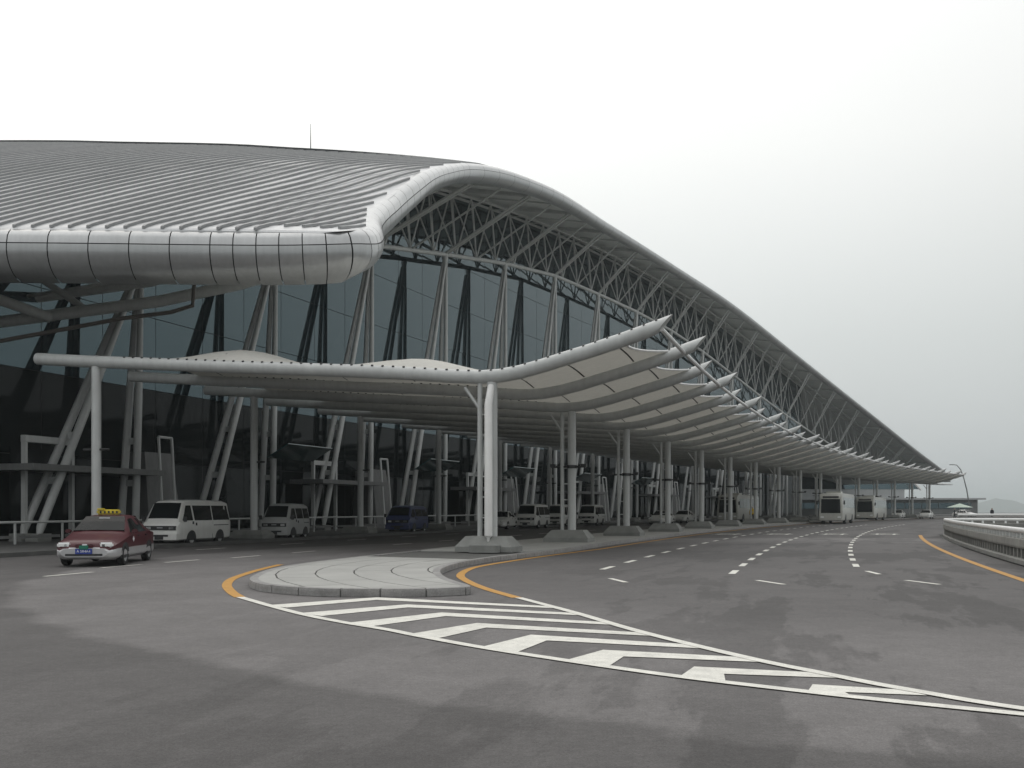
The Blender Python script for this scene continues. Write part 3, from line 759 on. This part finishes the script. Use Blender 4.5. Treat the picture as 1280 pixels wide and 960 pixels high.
# columns
def column(k, rr, w0, plinth_m, outer_row):
    a = sa(k * SB); t = tangent(a); q = radial(a); c = PL(rr, a, 0)
    zt = rib_z(w0) - RAD * .8
    zb = .66 if outer_row else .55
    cm = cb(MB().tube([c + UP * zb, c + UP * (zb + .4), c + UP * zt], .18, 14), 'column', 'steel', smooth=True)
    pl = MB()
    bw, tw, bd, td, h = (2.0, 1.42, 1.25, .75, .52) if outer_row else (1.9, 1.5, 1.1, .8, .4)
    cc = c - q * .12
    def ring(wd, dp, z): return [cc + q * (i * wd / 2) + t * (j * dp / 2) + UP * z for i, j in ((-1, -1), (1, -1), (1, 1), (-1, 1))]
    r0, r1, r2 = ring(bw, bd, .152), ring(bw, bd, .33), ring(tw, td, .152 + h)
    pl.add(r0 + r1 + r2, [(0, 1, 2, 3)] + [(x, (x + 1) % 4, 4 + (x + 1) % 4, 4 + x) for x in range(4)] + [(4 + x, 4 + (x + 1) % 4, 8 + (x + 1) % 4, 8 + x) for x in range(4)] + [(8, 9, 10, 11)])
    po = cb(pl, 'plinth', plinth_m, cm)
    if outer_row:
        pp = c - q * .44
        cb(MB().tube([pp + UP * .66, pp + UP * (rib_z(w0 + .44) - RAD * .9)], .085, 10), 'companion_pole', 'steel', cm, smooth=True)
        if k < 8:
            for z in (1.3, 2.0, 2.7, 3.4, 4.1, 4.8):
                cb(MB().tube([pp + UP * z, c - q * .1 + UP * z], .028, 6), 'rung', 'steel', cm, smooth=True)
        cb(MB().tube([pp - t * .02 + UP * 5.0, pp - q * .55 + UP * 5.75], .055, 6), 'knee_brace', 'steel', cm, smooth=True)
        if k == 0:
            f = c - t * .45 + q * .02
            cb(MB().tube([f + UP * .42, f + UP * .62, f + UP * .70, f + UP * 5.1, c - t * .1 + UP * 5.75], [.04, .06, .135, .135, .12], 14), 'downpipe', 'steel_bright', cm, smooth=True)
            cb(MB().box(f - t * .25 + UP * .272, (.95, .7, .24), (q, t, UP)), 'splash_block', plinth_m, cm)
        else:
            fx = cb(MB().tube([c - q * .95 + UP * 3.45, c + q * .62 + UP * 3.45], .05, 6), 'light_bracket', 'dark', cm, smooth=True)
            for d in (-.85, .55): cb(MB().box(c + q * d + UP * 3.5, (.24, .22, .14), (q, t, UP)), 'floodlight', 'dark', fx)
            cb(MB().tube([c + UP * 3.38, c + UP * 3.52], .235, 14), 'collar', 'dark', cm, smooth=True)
    else:
        fx = cb(MB().tube([c - q * .6 + UP * 3.9, c + q * .6 + UP * 3.9], .05, 6), 'light_bracket', 'dark', cm, smooth=True)
for k in range(16): column(k, 450.0, 0.0, 'plinth', True)
for k in range(16): column(k, 466.2, 16.2, 'plinth', False)

# ------------------------------------------------------------------ barrier round the void
def barrier_path():
    p = [PL(433.85, a) for a in [8 + .25 * i for i in range(54)]]
    c = PL(431.4, 21.5); 
    for j in range(1, 9):
        th = j / 8 * math.pi / 2; p.append(c - radial(21.5) * (2.45 * math.cos(th)) * 1 + tangent(21.5) * (2.45 * math.sin(th)))
    e_ = p[-1]
    for j in range(1, 18): p.append(e_ + radial(21.5) * 2.0 * j)
    return p
bp_ = barrier_path()
bar = tag(empty('parapet', bp_[20]), 'curved concrete parapet with open slots and a white tube handrail', 'barrier')
def bb(mb, name, m, parent=None, smooth=False, fix=True):
    off = bar.location; mb.v = [tuple(Vector(p) - off) for p in mb.v]; return mb.build(name, m, parent or bar, smooth, fix)
def nrm(pts, i):
    t = (pts[min(i + 1, len(pts) - 1)] - pts[max(i - 1, 0)]).normalized(); return t, Vector((-t.y, t.x, 0))
def sweep(pts, sec):
    rows = []
    for i in range(len(pts)):
        t, n = nrm(pts, i); rows.append([pts[i] + n * x + UP * z for x, z in sec])
    return MB().grid(rows)
S0 = [(.05, .004), (.05, .13), (-.02, .17), (-.9, .17), (-.9, .004)]
S1 = [(.02, .46), (.04, .52), (.03, .72), (-.08, .76), (-.9, .76), (-.9, .46), (.02, .46)]  # beam and kerb carried far back to box the slots into darkness
bb(sweep(bp_, [(-.85, .46), (-.85, -.6), (-.95, -.6), (-.95, .70), (-.85, .70)]), 'slot_shade_wall', 'concrete')  # added wall behind the slots, blocks light so they stay dark
bb(sweep(bp_, S0), 'base_kerb', 'concrete'); bb(sweep(bp_, S1), 'top_beam', 'concrete')
rail_pts = [p + nrm(bp_, i)[1] * -.06 + UP * .97 for i, p in enumerate(bp_)]
bb(MB().tube(rail_pts, .085, 12), 'handrail', 'steel_bright', smooth=True)
bc = [0]
for p, q in zip(bp_, bp_[1:]): bc.append(bc[-1] + (q - p).length)
s_ = .4
import bisect
while s_ < bc[-1] - .3:
    i = min(max(bisect.bisect_right(bc, s_) - 1, 0), len(bp_) - 2); f = (s_ - bc[i]) / (bc[i + 1] - bc[i]); p = bp_[i].lerp(bp_[i + 1], f)
    t, n = nrm(bp_, i)
    bb(MB().box(p - n * .15 + UP * .315, (.13, .26, .292), (t, n, UP)), 'post', 'concrete')
    m_ = MB(); pp = [(.0, .755), (-.24, .755), (-.13, .90), (-.0, .90)]
    m_.add([p + t * d + n * x + UP * z for d in (-.05, .05) for x, z in pp], [(0, 1, 2, 3), (7, 6, 5, 4)] + [(x, (x + 1) % 4, 4 + (x + 1) % 4, 4 + x) for x in range(4)])
    bb(m_, 'rail_bracket', 'steel'); s_ += .62
# second, farther parapet
pb = [PL(433.5 - 4.2 * j, 27.6 + .06 * j) for j in range(20)]
far_p = tag(empty('parapet', pb[0]), 'far straight low parapet behind the void, beneath the hazy hill', 'barrier')
def sweepo(pts, sec, name, m, par):
    mb = sweep(pts, sec); off = par.location; mb.v = [tuple(Vector(p) - off) for p in mb.v]; return mb.build(name, m, par)
sweepo(pb, [(.1, .004), (.1, .8), (-.2, .8), (-.2, .004)], 'wall', 'concrete', far_p)
mb = MB().tube([p - far_p.location + UP * 1.0 for p in pb], .12, 8); mb.build('handrail', 'steel_bright', far_p, True)
for j in range(0, 19):
    MB().box(pb[j] - far_p.location + UP * .9, (.1, .1, .2)).build('post', 'steel', far_p)

# ------------------------------------------------------------------ far background
fb = tag(empty('pier_building', (75, 262, 0)), 'distant low white building with a dark sloping window band', 'building')
def fbb(v, f, name, m, par=None): return MB().add(v, f).build(name, m, par or fb)
MB().box((15, 6, 2.0), (64, 12, 4.0)).build('lower_storey', 'wallgrey', fb)
for i in range(14): MB().box((-14 + 4.4 * i, -.15, 2.4), (4.2, .12, 1.5)).build('window', 'glass', fb)
MB().box((15, 5.5, 4.2), (67, 14, .45)).build('roof_edge', 'alum', fb)
MB().box((3, 8, 5.6), (52, 10, 2.4)).build('upper_band', 'alum', fb)
v = [(-40, 2.8, 6.8), (33, 2.8, 6.8), (30, 4, 10.2), (-40, 4, 10.2), (-40, 12, 6.8), (33, 12, 6.8), (30, 12, 10.2), (-40, 12, 10.2)]
fbb(v, [(0, 1, 2, 3), (1, 5, 6, 2), (3, 2, 6, 7), (0, 4, 5, 1)], 'sloping_glazing', 'glass')
MB().tube([(33.3, 2.7, 6.6), (30.2, 3.9, 10.4)], .35, 6).build('gable_edge', 'steel_bright', fb, True)
hl = MB(); hr = random.Random(5); rows = []
for j in range(60):
    x = 1250 + 22 * j; env = math.exp(-((x - 1640) / 130) ** 2); h = 6 + 42 * env * (0.75 + .25 * math.sin(j * 1.3) * math.sin(j * .6 + 1)) + hr.uniform(0, 4)
    rows.append([(x, 3300, -7.2), (x, 3350, -7 + h * .7), (x, 3400, -7 + h), (x, 3700, -7.2)])
hl.grid(rows); tag(hl.build('hills', 'hill', None, True, False), 'low hazy wooded hill on the horizon', 'hill', kind='structure')
lp = tag(empty('street_lamp', (87.2, 190, 0)), 'tall thin curved street lamp beside the canopy tip', 'street lamp')
MB().tube([(0, 0, 0), (-.35, 0, 2.5), (-.8, 0, 5.2), (-1.4, 0, 7.6), (-2.0, 0, 9.1), (-2.7, 0, 9.9), (-3.4, 0, 10.0)], [.13, .12, .11, .1, .09, .08, .07], 8).build('mast', 'wallgrey', lp, True)
MB().box((-3.7, 0, 9.97), (.7, .3, .14)).build('lamp_head', 'wallgrey', lp)
MB().box((0, 0, .1), (.5, .5, .2)).build('base', 'concrete', lp)

# ------------------------------------------------------------------ vehicles
class Body:
    """Loft of cross-sections along x (front = +x)."""
    def __init__(s, st): s.st = sorted(st)
    def par(s, x, k):
        return interp([(q[0], q[k]) for q in s.st], x)
    def side(s, x, z):
        zb, zl, zt, hb, ht = (s.par(x, k) for k in (1, 2, 3, 4, 5))
        if z <= zl: return hb * (0.97 + .03 * min(1, (z - zb) / max(.01, (zl - zb) * .5))) if z < (zb + zl) / 2 else hb
        return hb + (ht - hb) * (z - zl) / max(.01, zt - .06 - zl)
    def mesh(s):
        rows = []
        for x, zb, zl, zt, hb, ht in s.st:
            half = [(hb * .80, zb), (hb * .965, zb + .07), (hb, (zb + zl) / 2), (hb, zl), (ht, zt - .06), (ht - .10, zt - .005), (ht * .45, zt + .012)]
            rows.append([Vector((x, y, z)) for y, z in half] + [Vector((x, -y, z)) for y, z in half[::-1]])
        m_ = MB(); n = len(rows[0]); m_.v = [tuple(p) for r in rows for p in r]
        for i in range(len(rows) - 1):
            for k in range(n): m_.f.append((i * n + k, i * n + (k + 1) % n, (i + 1) * n + (k + 1) % n, (i + 1) * n + k))
        m_.f += [tuple(range(n))[::-1], tuple((len(rows) - 1) * n + k for k in range(n))]
        return m_
    def sidepanel(s, poly, sg, off=.012):
        n = len(poly)
        o_ = [(x, sg * (s.side(x, z) + off), z) for x, z in poly]; i_ = [(x, sg * (s.side(x, z) - .03), z) for x, z in poly]
        return MB().add(o_ + i_, [tuple(range(n))] + [(k, (k + 1) % n, n + (k + 1) % n, n + k) for k in range(n)])
def wheel(root, x, y, rd, wd, sg):
    n = 20; ty = MB(); pr = [(rd * .62, wd / 2), (rd * .93, wd / 2), (rd, wd * .32), (rd, -wd * .32), (rd * .93, -wd / 2), (rd * .62, -wd / 2)]
    rows = [[(x + q[0] * math.cos(2 * math.pi * k / n), y + sg * q[1], rd + q[0] * math.sin(2 * math.pi * k / n)) for q in pr] for k in range(n + 1)]
    ty.grid(rows)
    w_ = ty.build('wheel', 'rubber', root, True)
    rm = MB(); pr = [(0.0, wd * .30), (rd * .22, wd * .34), (rd * .30, wd * .26), (rd * .56, wd * .38), (rd * .64, wd * .46)]
    rows = [[(x + q[0] * math.cos(2 * math.pi * k / n), y + sg * q[1], rd + q[0] * math.sin(2 * math.pi * k / n)) for q in pr] for k in range(n + 1)]
    rm.grid(rows); rm.build('rim', 'rim', w_, True)
def screen(root, B, xs, name, back=False, yin=.09, frac=1.0):
    rows = []
    for x in xs:
        ht = B.par(x, 5) - yin; z = B.par(x, 3)
        rows.append([Vector((x, y * ht, z + .012 * (1 - abs(y)) + .022)) for y in (-1, -.5, 0, .5, 1)])
    n = (rows[1][2] - rows[0][2]).cross(Vector((0, 1, 0))); n = n if n.z > 0 else -n; n.normalize()
    top = [[p + n * .006 for p in r] for r in rows]; low = [[p - n * .05 for p in r] for r in rows]
    m_ = MB().grid(top); m_.grid(low); nr, nc = len(rows), 5; o = nr * nc
    ring = [i for i in range(nc)] + [i * nc + nc - 1 for i in range(1, nr)] + [(nr - 1) * nc + j for j in range(nc - 2, -1, -1)] + [i * nc for i in range(nr - 2, 0, -1)]
    m_.f += [(ring[k - 1], ring[k], o + ring[k], o + ring[k - 1]) for k in range(len(ring))]
    return m_.build(name, 'carglass', root)
def arch(root, body, x, rd, sg):
    n = 14; cz = rd; R_ = rd + .06
    poly = [(x + R_ * math.cos(math.pi * k / n), cz + R_ * math.sin(math.pi * k / n)) for k in range(n + 1)] + [(x - R_, body.par(x, 1) + .01), (x + R_, body.par(x, 1) + .01)]
    body.sidepanel(poly, sg, .016).build('wheel_arch', 'dark', root)
def lens(root, c, size, m, name, slope=0.0):
    o = MB().box(c, size).build(name, m, root)
    bm = bmesh.new(); bm.from_mesh(o.data); bmesh.ops.bevel(bm, geom=bm.edges[:], offset=min(size) * .25, segments=2, affect='EDGES'); bm.to_mesh(o.data); bm.free()
    return o
def textobj(root, body, size, loc, rot, m, name):
    cu = bpy.data.curves.new(name, 'FONT'); cu.body = body; cu.size = size; cu.align_x = 'CENTER'; cu.align_y = 'CENTER'; cu.extrude = .002
    tmp = bpy.data.objects.new(name, cu); col.objects.link(tmp); bpy.context.view_layer.update()
    me = bpy.data.meshes.new_from_object(tmp.evaluated_get(bpy.context.evaluated_depsgraph_get())); bpy.data.objects.remove(tmp)
    me.materials.clear(); me.materials.append(M[m])
    o = bpy.data.objects.new(name, me); col.objects.link(o); o.parent = root; o.location = loc; o.rotation_euler = rot; return o

def sedan(name, upper, lower, taxi=False):
    root = empty(name)
    st = [(2.17, .30, .50, .56, .66, .56), (2.10, .22, .56, .66, .74, .64), (1.85, .20, .64, .74, .82, .72), (1.4, .20, .72, .82, .84, .76), (0.92, .20, .82, .93, .845, .76),
          (0.50, .20, .88, 1.20, .85, .66), (0.18, .20, .90, 1.385, .85, .58), (-.3, .20, .91, 1.42, .85, .58), (-.85, .20, .92, 1.395, .85, .57), (-1.20, .20, .92, 1.22, .845, .60), (-1.52, .20, .90, 1.0, .84, .70), (-1.95, .22, .86, .95, .81, .70), (-2.15, .30, .70, .84, .72, .60)]
    B = Body(st); B.mesh().build('body', upper, root, True)
    for sg in (-1, 1):
        B.sidepanel([(.62, .92), (.12, .92), (.10, 1.30), (.22, 1.29)], sg).build('window', 'carglass', root)
        B.sidepanel([(.06, .92), (-.72, .93), (-.72, 1.31), (.04, 1.32)], sg).build('window', 'carglass', root)
        B.sidepanel([(-.78, .93), (-1.30, .95), (-1.02, 1.24), (-.80, 1.30)], sg).build('window', 'carglass', root)
        for x in (0.08, -.75): B.sidepanel([(x - .05, .80), (x - .22, .80), (x - .22, .835), (x - .05, .835)], sg, .03).build('door_handle', 'dark', root)
        lens(root, (.62, sg * .93, .95), (.12, .17, .12), upper, 'mirror')
        for x in (1.28, -1.28): arch(root, B, x, .295, sg); wheel(root, x, sg * .755, .295, .19, sg)
        lens(root, (2.085, sg * .56, .60), (.16, .36, .15), 'lamp', 'headlight')
        lens(root, (2.14, sg * .50, .585), (.05, .10, .10), 'dark', 'lamp_reflector')
        lens(root, (-2.12, sg * .55, .72), (.08, .30, .13), 'red', 'tail_light')
    screen(root, B, (.88, .5, .24), 'windscreen', yin=.05)
    screen(root, B, (-.92, -1.2, -1.48), 'rear_screen', yin=.05)
    lo = Body([(x * 1.008, zb - .005, .44, .56 if x < 1.9 else .52, hb * 1.006, hb * 1.002) for x, zb, zl, zt, hb, ht in st if x < 2.12] + [(2.215, .27, .44, .50, .62, .60)])
    fbm = lo.mesh().build('lower_body', lower, root, True)
    MB().box((2.205, 0, .335), (.06, .98, .055)).build('air_intake', 'dark', fbm)
    MB().box((-2.15, 0, .40), (.10, 1.3, .22)).build('rear_bumper', lower, root)
    return root, B

def van(name, paint, Ln=4.6, W=1.69, H=1.96, micro=False):
    root = empty(name); h = Ln / 2; hw = W / 2
    st = [(h, .34, .80, .88, hw * .90, hw * .80), (h - .06, .26, .92, .98, hw * .97, hw * .86), (h - .18, .24, 1.03, 1.12, hw, hw * .88), (h - .62, .24, 1.06, H - .10, hw, hw * .80), (h - .82, .24, 1.06, H - .02, hw, hw * .80), (h - 1.4, .24, 1.06, H + .02, hw, hw * .82), (0, .24, 1.06, H + .03, hw, hw * .82), (-h + .5, .24, 1.06, H, hw, hw * .82), (-h + .14, .26, 1.04, H - .07, hw * .99, hw * .80), (-h, .34, .98, 1.12, hw * .93, hw * .8)]
    B = Body(st); B.mesh().build('body', paint, root, True)
    t_ = H - .22; xw = h - .24
    screen(root, B, (h - .21, h - .40, h - .60), 'windscreen', yin=.06)
    wb = Ln * .265
    for sg in (-1, 1):
        x0 = h - .42
        B.sidepanel([(x0, 1.10), (x0 - .78, 1.10), (x0 - .74, t_), (x0 - .38, t_)], sg).build('window', 'carglass', root)
        x1 = x0 - .92; xe = -h + .2; xm = (x1 + xe) / 2
        B.sidepanel([(x1, 1.10), (xm + .05, 1.10), (xm + .05, t_), (x1 + .04, t_)], sg).build('window', 'carglass', root)
        B.sidepanel([(xm - .05, 1.10), (xe, 1.10), (xe + .10, t_), (xm - .05, t_)], sg).build('window', 'carglass', root)
        for xx, z in ((x0 - .72, 1.0), (x1 - .08, .94)): B.sidepanel([(xx, z - .06), (xx - .07, z - .06), (xx - .07, z + .06), (xx, z + .06)], sg, .03).build('door_handle', 'dark', root)
        B.sidepanel([(xm - .1, .86), (xe + .1, .86), (xe + .1, .895), (xm - .1, .895)], sg, .012).build('slide_track', 'dark', root)
        for xg in (x0 - .84, xm + .0):
            B.sidepanel([(xg, .30), (xg - .014, .30), (xg - .014, 1.06), (xg, 1.06)], sg, .004).build('door_gap', 'dark', root)
        lens(root, (h - .34, sg * (hw + .12), 1.16), (.08, .16, .22), 'dark', 'mirror')
        for x in (wb, -wb): arch(root, B, x, .31, sg); wheel(root, x, sg * (hw - .10), .31, .19, sg)
        lens(root, (h - .02, sg * hw * .62, .79), (.09, .26, .15), 'lamp', 'headlight')
        lens(root, (h - .06, sg * hw * .84, .79), (.10, .12, .15), 'red', 'indicator')
        lens(root, (-h - .005, sg * hw * .80, .85), (.05, .14, .34), 'red', 'tail_light')
    gl = MB().box((h - .005, 0, .79), (.06, hw * 1.75, .18)).build('grille', 'dark', root)
    MB().box((h + .03, 0, .80), (.012, .26, .04)).build('badge', 'rim', gl)
    bu = MB().box((h - .01, 0, .42), (.20, W * .96, .26)).build('front_bumper', paint, root)
    MB().box((h + .095, 0, .47), (.012, .84, .08)).build('air_intake', 'dark', bu)
    MB().box((h + .098, 0, .37), (.012, .40, .13)).build('number_plate', 'dark', bu)
    screen(root, B, (-h + .13, -h + .07, -h + .01), 'rear_window', yin=.1)
    return root, B

def coach(name, paint, Ln=11.5, H=3.25):
    root = empty(name); h = Ln / 2; hw = 1.24
    st = [(h, .42, 1.1, H - .55, hw * .93, hw * .84), (h - .08, .34, 1.2, H - .25, hw * .98, hw * .9), (h - .3, .32, 1.25, H - .04, hw, hw * .94), (h - 1, .32, 1.25, H, hw, hw * .95), (0, .32, 1.25, H, hw, hw * .95), (-h + .4, .32, 1.25, H - .02, hw, hw * .95), (-h, .4, 1.2, H - .3, hw * .95, hw * .88)]
    B = Body(st); B.mesh().build('body', paint, root, True)
    MB().add([(h + .02, -hw * .80, 1.15), (h + .02, hw * .80, 1.15), (h + .02, hw * .76, H - .62), (h + .02, -hw * .76, H - .62), (h - .1, -hw * .80, 1.12), (h - .1, hw * .80, 1.12), (h - .1, hw * .76, H - .6), (h - .1, -hw * .76, H - .6)], [(0, 1, 2, 3), (0, 1, 5, 4), (2, 3, 7, 6), (1, 2, 6, 5), (0, 3, 7, 4), (4, 5, 6, 7)]).build('windscreen', 'carglass', root)
    MB().box((h - .03, 0, H - .42), (.08, hw * 1.3, .2)).build('destination_board', 'dark', root)
    for sg in (-1, 1):
        for k in range(6):
            x = h - .9 - k * 1.7
            B.sidepanel([(x, 1.7), (x - 1.6, 1.7), (x - 1.6, H - .45), (x, H - .45)], sg).build('window', 'coachglass', root)
        for x in (h - 2.6, -h + 2.9): arch(root, B, x, .48, sg); wheel(root, x, sg * (hw - .14), .48, .28, sg)
        lens(root, (h - .01, sg * .86, .72), (.10, .36, .17), 'lamp', 'headlight')
        lens(root, (h + .12, sg * (hw + .14), 2.25), (.12, .16, .42), 'dark', 'mirror')
        for k in range(3): B.sidepanel([(1.6 - k * 1.5, .45), (.2 - k * 1.5, .45), (.2 - k * 1.5, 1.1), (1.6 - k * 1.5, 1.1)], sg, .01).build('luggage_door', paint, root)
    MB().box((h + .02, 0, .50), (.14, hw * 1.8, .24)).build('front_bumper', paint, root)
    MB().box((h - 3.2, 0, H + .1), (1.6, 1.5, .22)).build('air_conditioner', paint, root)
    return root, B
def put(root, x, y, heading, label, cat, group=None):
    root.location = (x, y, 0.002); root.rotation_euler = (0, 0, math.atan2(heading[1], heading[0])); tag(root, label, cat, group); return root

# taxi
taxi, TB = sedan('taxi', 'maroon', 'silver', True)
sgn_ = lens(taxi, (-.05, 0, 1.505), (.20, .66, .15), 'signyellow', 'roof_sign')
lens(taxi, (.02, -.20, 1.585), (.14, .20, .06), 'signyellow', 'sign_crest')
for i in range(5): MB().box((.055, -.20 + .115 * i, 1.50), (.006, .05, .07)).build('sign_lettering', 'dark', taxi)
for y in (-.25, .25): MB().box((-.05, y, 1.425), (.12, .06, .05)).build('sign_foot', 'dark', taxi)
gp = MB().add([(2.2, -.42, .50), (2.2, .42, .50), (2.05, .34, .66), (2.05, -.34, .66), (2.0, -.42, .50), (2.0, .42, .50)], [(0, 1, 2, 3), (0, 3, 4), (1, 2, 5)]).build('grille_surround', 'letter', taxi)
lens(taxi, (2.175, 0, .575), (.07, .48, .10), 'maroon', 'grille')
em = lens(taxi, (2.235, 0, .53), (.03, .24, .13), 'green', 'emblem')
lens(taxi, (2.225, .02, .60), (.03, .13, .06), 'letter', 'emblem_top')
pt = MB().box((2.24, 0, .43), (.02, .44, .14)).build('number_plate', 'plateblue', taxi)
textobj(pt, 'A 5R4A4', .098, (2.2525, 0, .43), (R(90), 0, R(90)), 'letter', 'plate_lettering')
MB().box((.36, 0, 1.32), (.02, .30, .05)).build('screen_sticker', 'letter', taxi).rotation_euler = (0, 0, 0)
TB.sidepanel([(.55, .72), (.47, .64), (.39, .72), (.47, .80)], 1, .008).build('door_emblem', 'letter', taxi)
put(taxi, -11.95, 29.6, (.10, -.995), 'maroon and silver taxi with a yellow roof sign, driving towards the viewer', 'taxi')

V1, _ = van('minibus', 'vwhite'); put(V1, -14.3, 44.25, (-.21, -.98), 'clean white minibus driving just behind the maroon taxi', 'van', 'vans on the inner road')
V2, _ = van('microvan', 'vgrey', 3.35, 1.44, 1.84, True); put(V2, -11.65, 51.6, (-.14, -.99), 'small grey microvan in the shade behind the white minibus', 'van', 'vans on the inner road')
V3, _ = van('minivan', 'vblue', 4.1, 1.66, 1.78); put(V3, -6.9, 66.2, (-.22, -.975), 'dark blue van parked in deep shade by the terminal kerb', 'van', 'vans on the inner road')
def rd_pos(r, u):
    """Point on arc r that lies in the given direction from the viewer (slope u = x/y)."""
    lo, hi = 15.0, 50.0
    for it in range(50):
        m_ = (lo + hi) / 2; p = PL(r, m_)
        if p.x / p.y < u: lo = m_
        else: hi = m_
    return PL(r, lo), lo
def put_arc(root, r, u, label, cat, group=None):
    p, a = rd_pos(r, u); t = tangent(a); return put(root, p.x, p.y, (-t.x, -t.y), label, cat, group)
S1_, _ = sedan('car', 'vwhite', 'vwhite'); put(S1_, -.8, 79.0, (-.25, -.97), 'pale saloon car just right of the nearest outer column', 'car', 'cars at the terminal')
V4, _ = van('minibus', 'vwhite'); put(V4, 1.75, 82.5, (-.3, -.95), 'white minibus between the first two outer columns', 'van', 'vans on the inner road')
c5 = copy_tree(V4); put(c5, 4.5, 91.0, (-.3, -.95), 'white minibus half hidden behind the second outer column', 'van', 'vans on the inner road')
c6 = copy_tree(V4); put(c6, 7.7, 96.5, (-.3, -.95), 'white van standing alone between the second and third outer columns', 'van', 'vans on the inner road')
c7 = copy_tree(S1_); put_arc(c7, 460.5, .150, 'white car just right of the third outer column', 'car', 'cars at the terminal')
c8 = copy_tree(S1_); put_arc(c8, 462.0, .172, 'white car just right of the fourth outer column', 'car', 'cars at the terminal')
BU1, _ = coach('coach', 'coach'); put(BU1, 36.0, 110.6, (-.42, -.907), 'large cream coach parked nearest at the outer kerb', 'bus', 'coaches')
c9 = copy_tree(BU1); put(c9, 51.0, 141.8, (-.48, -.877), 'cream coach parked behind the nearer coach at the outer kerb', 'bus', 'coaches')
c10 = copy_tree(BU1); put(c10, 27.6, 121.5, (-.44, -.90), 'shaded coach on the inner road behind the outer columns', 'bus', 'coaches')
c11 = copy_tree(S1_); put(c11, 61.8, 160, (-.5, -.866), 'white car right behind the farther coach', 'car', 'cars at the terminal')
c12 = copy_tree(S1_); put(c12, 66.5, 160.5, (-.5, -.866), 'white car at the far curb near the parapet end', 'car', 'cars at the terminal')
c13 = copy_tree(S1_); put(c13, 82.5, 182, (.6, -.8), 'white car under the pale green parasol', 'car', 'cars at the terminal')
# parasol
um = tag(empty('parasol', (78.8, 176, 0)), 'wide pale green parasol standing beyond the parapet', 'parasol')
mb = MB(); n = 8; mb.v = [(0, 0, 2.55)] + [(2.3 * math.cos(2 * math.pi * k / n), 2.3 * math.sin(2 * math.pi * k / n), 1.85) for k in range(n)] ; mb.f = [(0, 1 + k, 1 + (k + 1) % n) for k in range(n)]
mb.build('cover', 'umbrella', um)
MB().tube([(0, 0, 0), (0, 0, 2.5)], .04, 6).build('pole', 'steel', um, True)
MB().tube([(0, 0, 0), (0, 0, .12)], .35, 10).build('base', 'concrete', um)

# ------------------------------------------------------------------ people (small, far away)
def person(name, loc, rz, top, trouser, label, stride=.16):
    root = empty(name, loc, rz)
    J = [((0, 0, .95), .13), ((0, 0, 1.18), .125), ((0, 0, 1.38), .15), ((0, 0, 1.50), .06), ((0, 0, 1.60), .085), ((.01, 0, 1.70), .085),
         ((.0, .19, 1.40), .06), ((-.04, .24, 1.14), .045), ((.06, .25, .92), .035), ((.09, .25, .84), .04), ((.0, -.19, 1.40), .06), ((.02, -.24, 1.14), .045), ((-.06, -.25, .92), .035), ((-.08, -.25, .84), .04),
         ((0, .10, .90), .095), ((stride * .5, .10, .50), .065), ((stride * .7, .10, .08), .045), ((stride * .7 + .14, .10, .04), .035), ((0, -.10, .90), .095), ((-stride * .3, -.10, .50), .065), ((-stride, -.10, .08), .045), ((-stride + .14, -.10, .04), .035)]
    E = [(0, 1), (1, 2), (2, 3), (3, 4), (4, 5), (2, 6), (6, 7), (7, 8), (8, 9), (2, 10), (10, 11), (11, 12), (12, 13), (0, 14), (14, 15), (15, 16), (16, 17), (0, 18), (18, 19), (19, 20), (20, 21)]
    me = bpy.data.meshes.new('body'); me.from_pydata([j[0] for j in J], E, []); me.update()
    o = bpy.data.objects.new('body', me); col.objects.link(o)
    sk = o.modifiers.new('skin', 'SKIN'); o.modifiers.new('sub', 'SUBSURF').levels = 1
    for i, j in enumerate(J): me.skin_vertices[0].data[i].radius = (j[1], j[1])
    me.skin_vertices[0].data[0].use_root = True
    bpy.context.view_layer.update()
    m2 = bpy.data.meshes.new_from_object(o.evaluated_get(bpy.context.evaluated_depsgraph_get())); bpy.data.objects.remove(o)
    m2.materials.clear()
    for mm in ('skin', top, trouser, 'clothdark'): m2.materials.append(M[mm])
    for p in m2.polygons:
        z = p.center.z; p.use_smooth = True
        p.material_index = 3 if z > 1.66 or z < .1 else 0 if z > 1.48 or (abs(p.center.y) > .2 and z < .95) else 1 if z > .93 else 2
    b = bpy.data.objects.new('body', m2); col.objects.link(b); b.parent = root
    tag(root, label, 'person'); return root
person('person', (23.9, 99.5, .15), R(250), 'vest', 'clothdark', 'person in a bright yellow top walking on the outer pavement')
person('person', (62.4, 130, 0), R(200), 'clothdark', 'clothdark', 'person in dark clothes standing alone at far right by the parapet')
person('person', (73.0, 165, 0), R(160), 'clothdark', 'clothdark', 'person in dark clothes standing beside the pale parasol')
person('person', (8.2, 70.5, .15), R(260), 'clothdark', 'clothdark', 'person in dark clothes walking in shade between middle columns') if False else None

# ------------------------------------------------------------------ haze
hz = MB().box((0, 1900, 26), (5600, 4800, 68.2)).build('haze', 'dark')
hm = bpy.data.materials.new('haze_air'); hm.use_nodes = True
for n in list(hm.node_tree.nodes): hm.node_tree.nodes.remove(n)
ho = hm.node_tree.nodes.new('ShaderNodeOutputMaterial'); pv = hm.node_tree.nodes.new('ShaderNodeVolumePrincipled')
pv.inputs['Color'].default_value = (0.82, 0.89, 0.90, 1); pv.inputs['Density'].default_value = 0.00042; pv.inputs['Anisotropy'].default_value = 0.2
hm.node_tree.links.new(pv.outputs[0], ho.inputs['Volume'])
hz.data.materials.clear(); hz.data.materials.append(hm); hz.display_type = 'WIRE'
tag(hz, 'pale grey haze filling the air over the road', 'haze', kind='stuff')
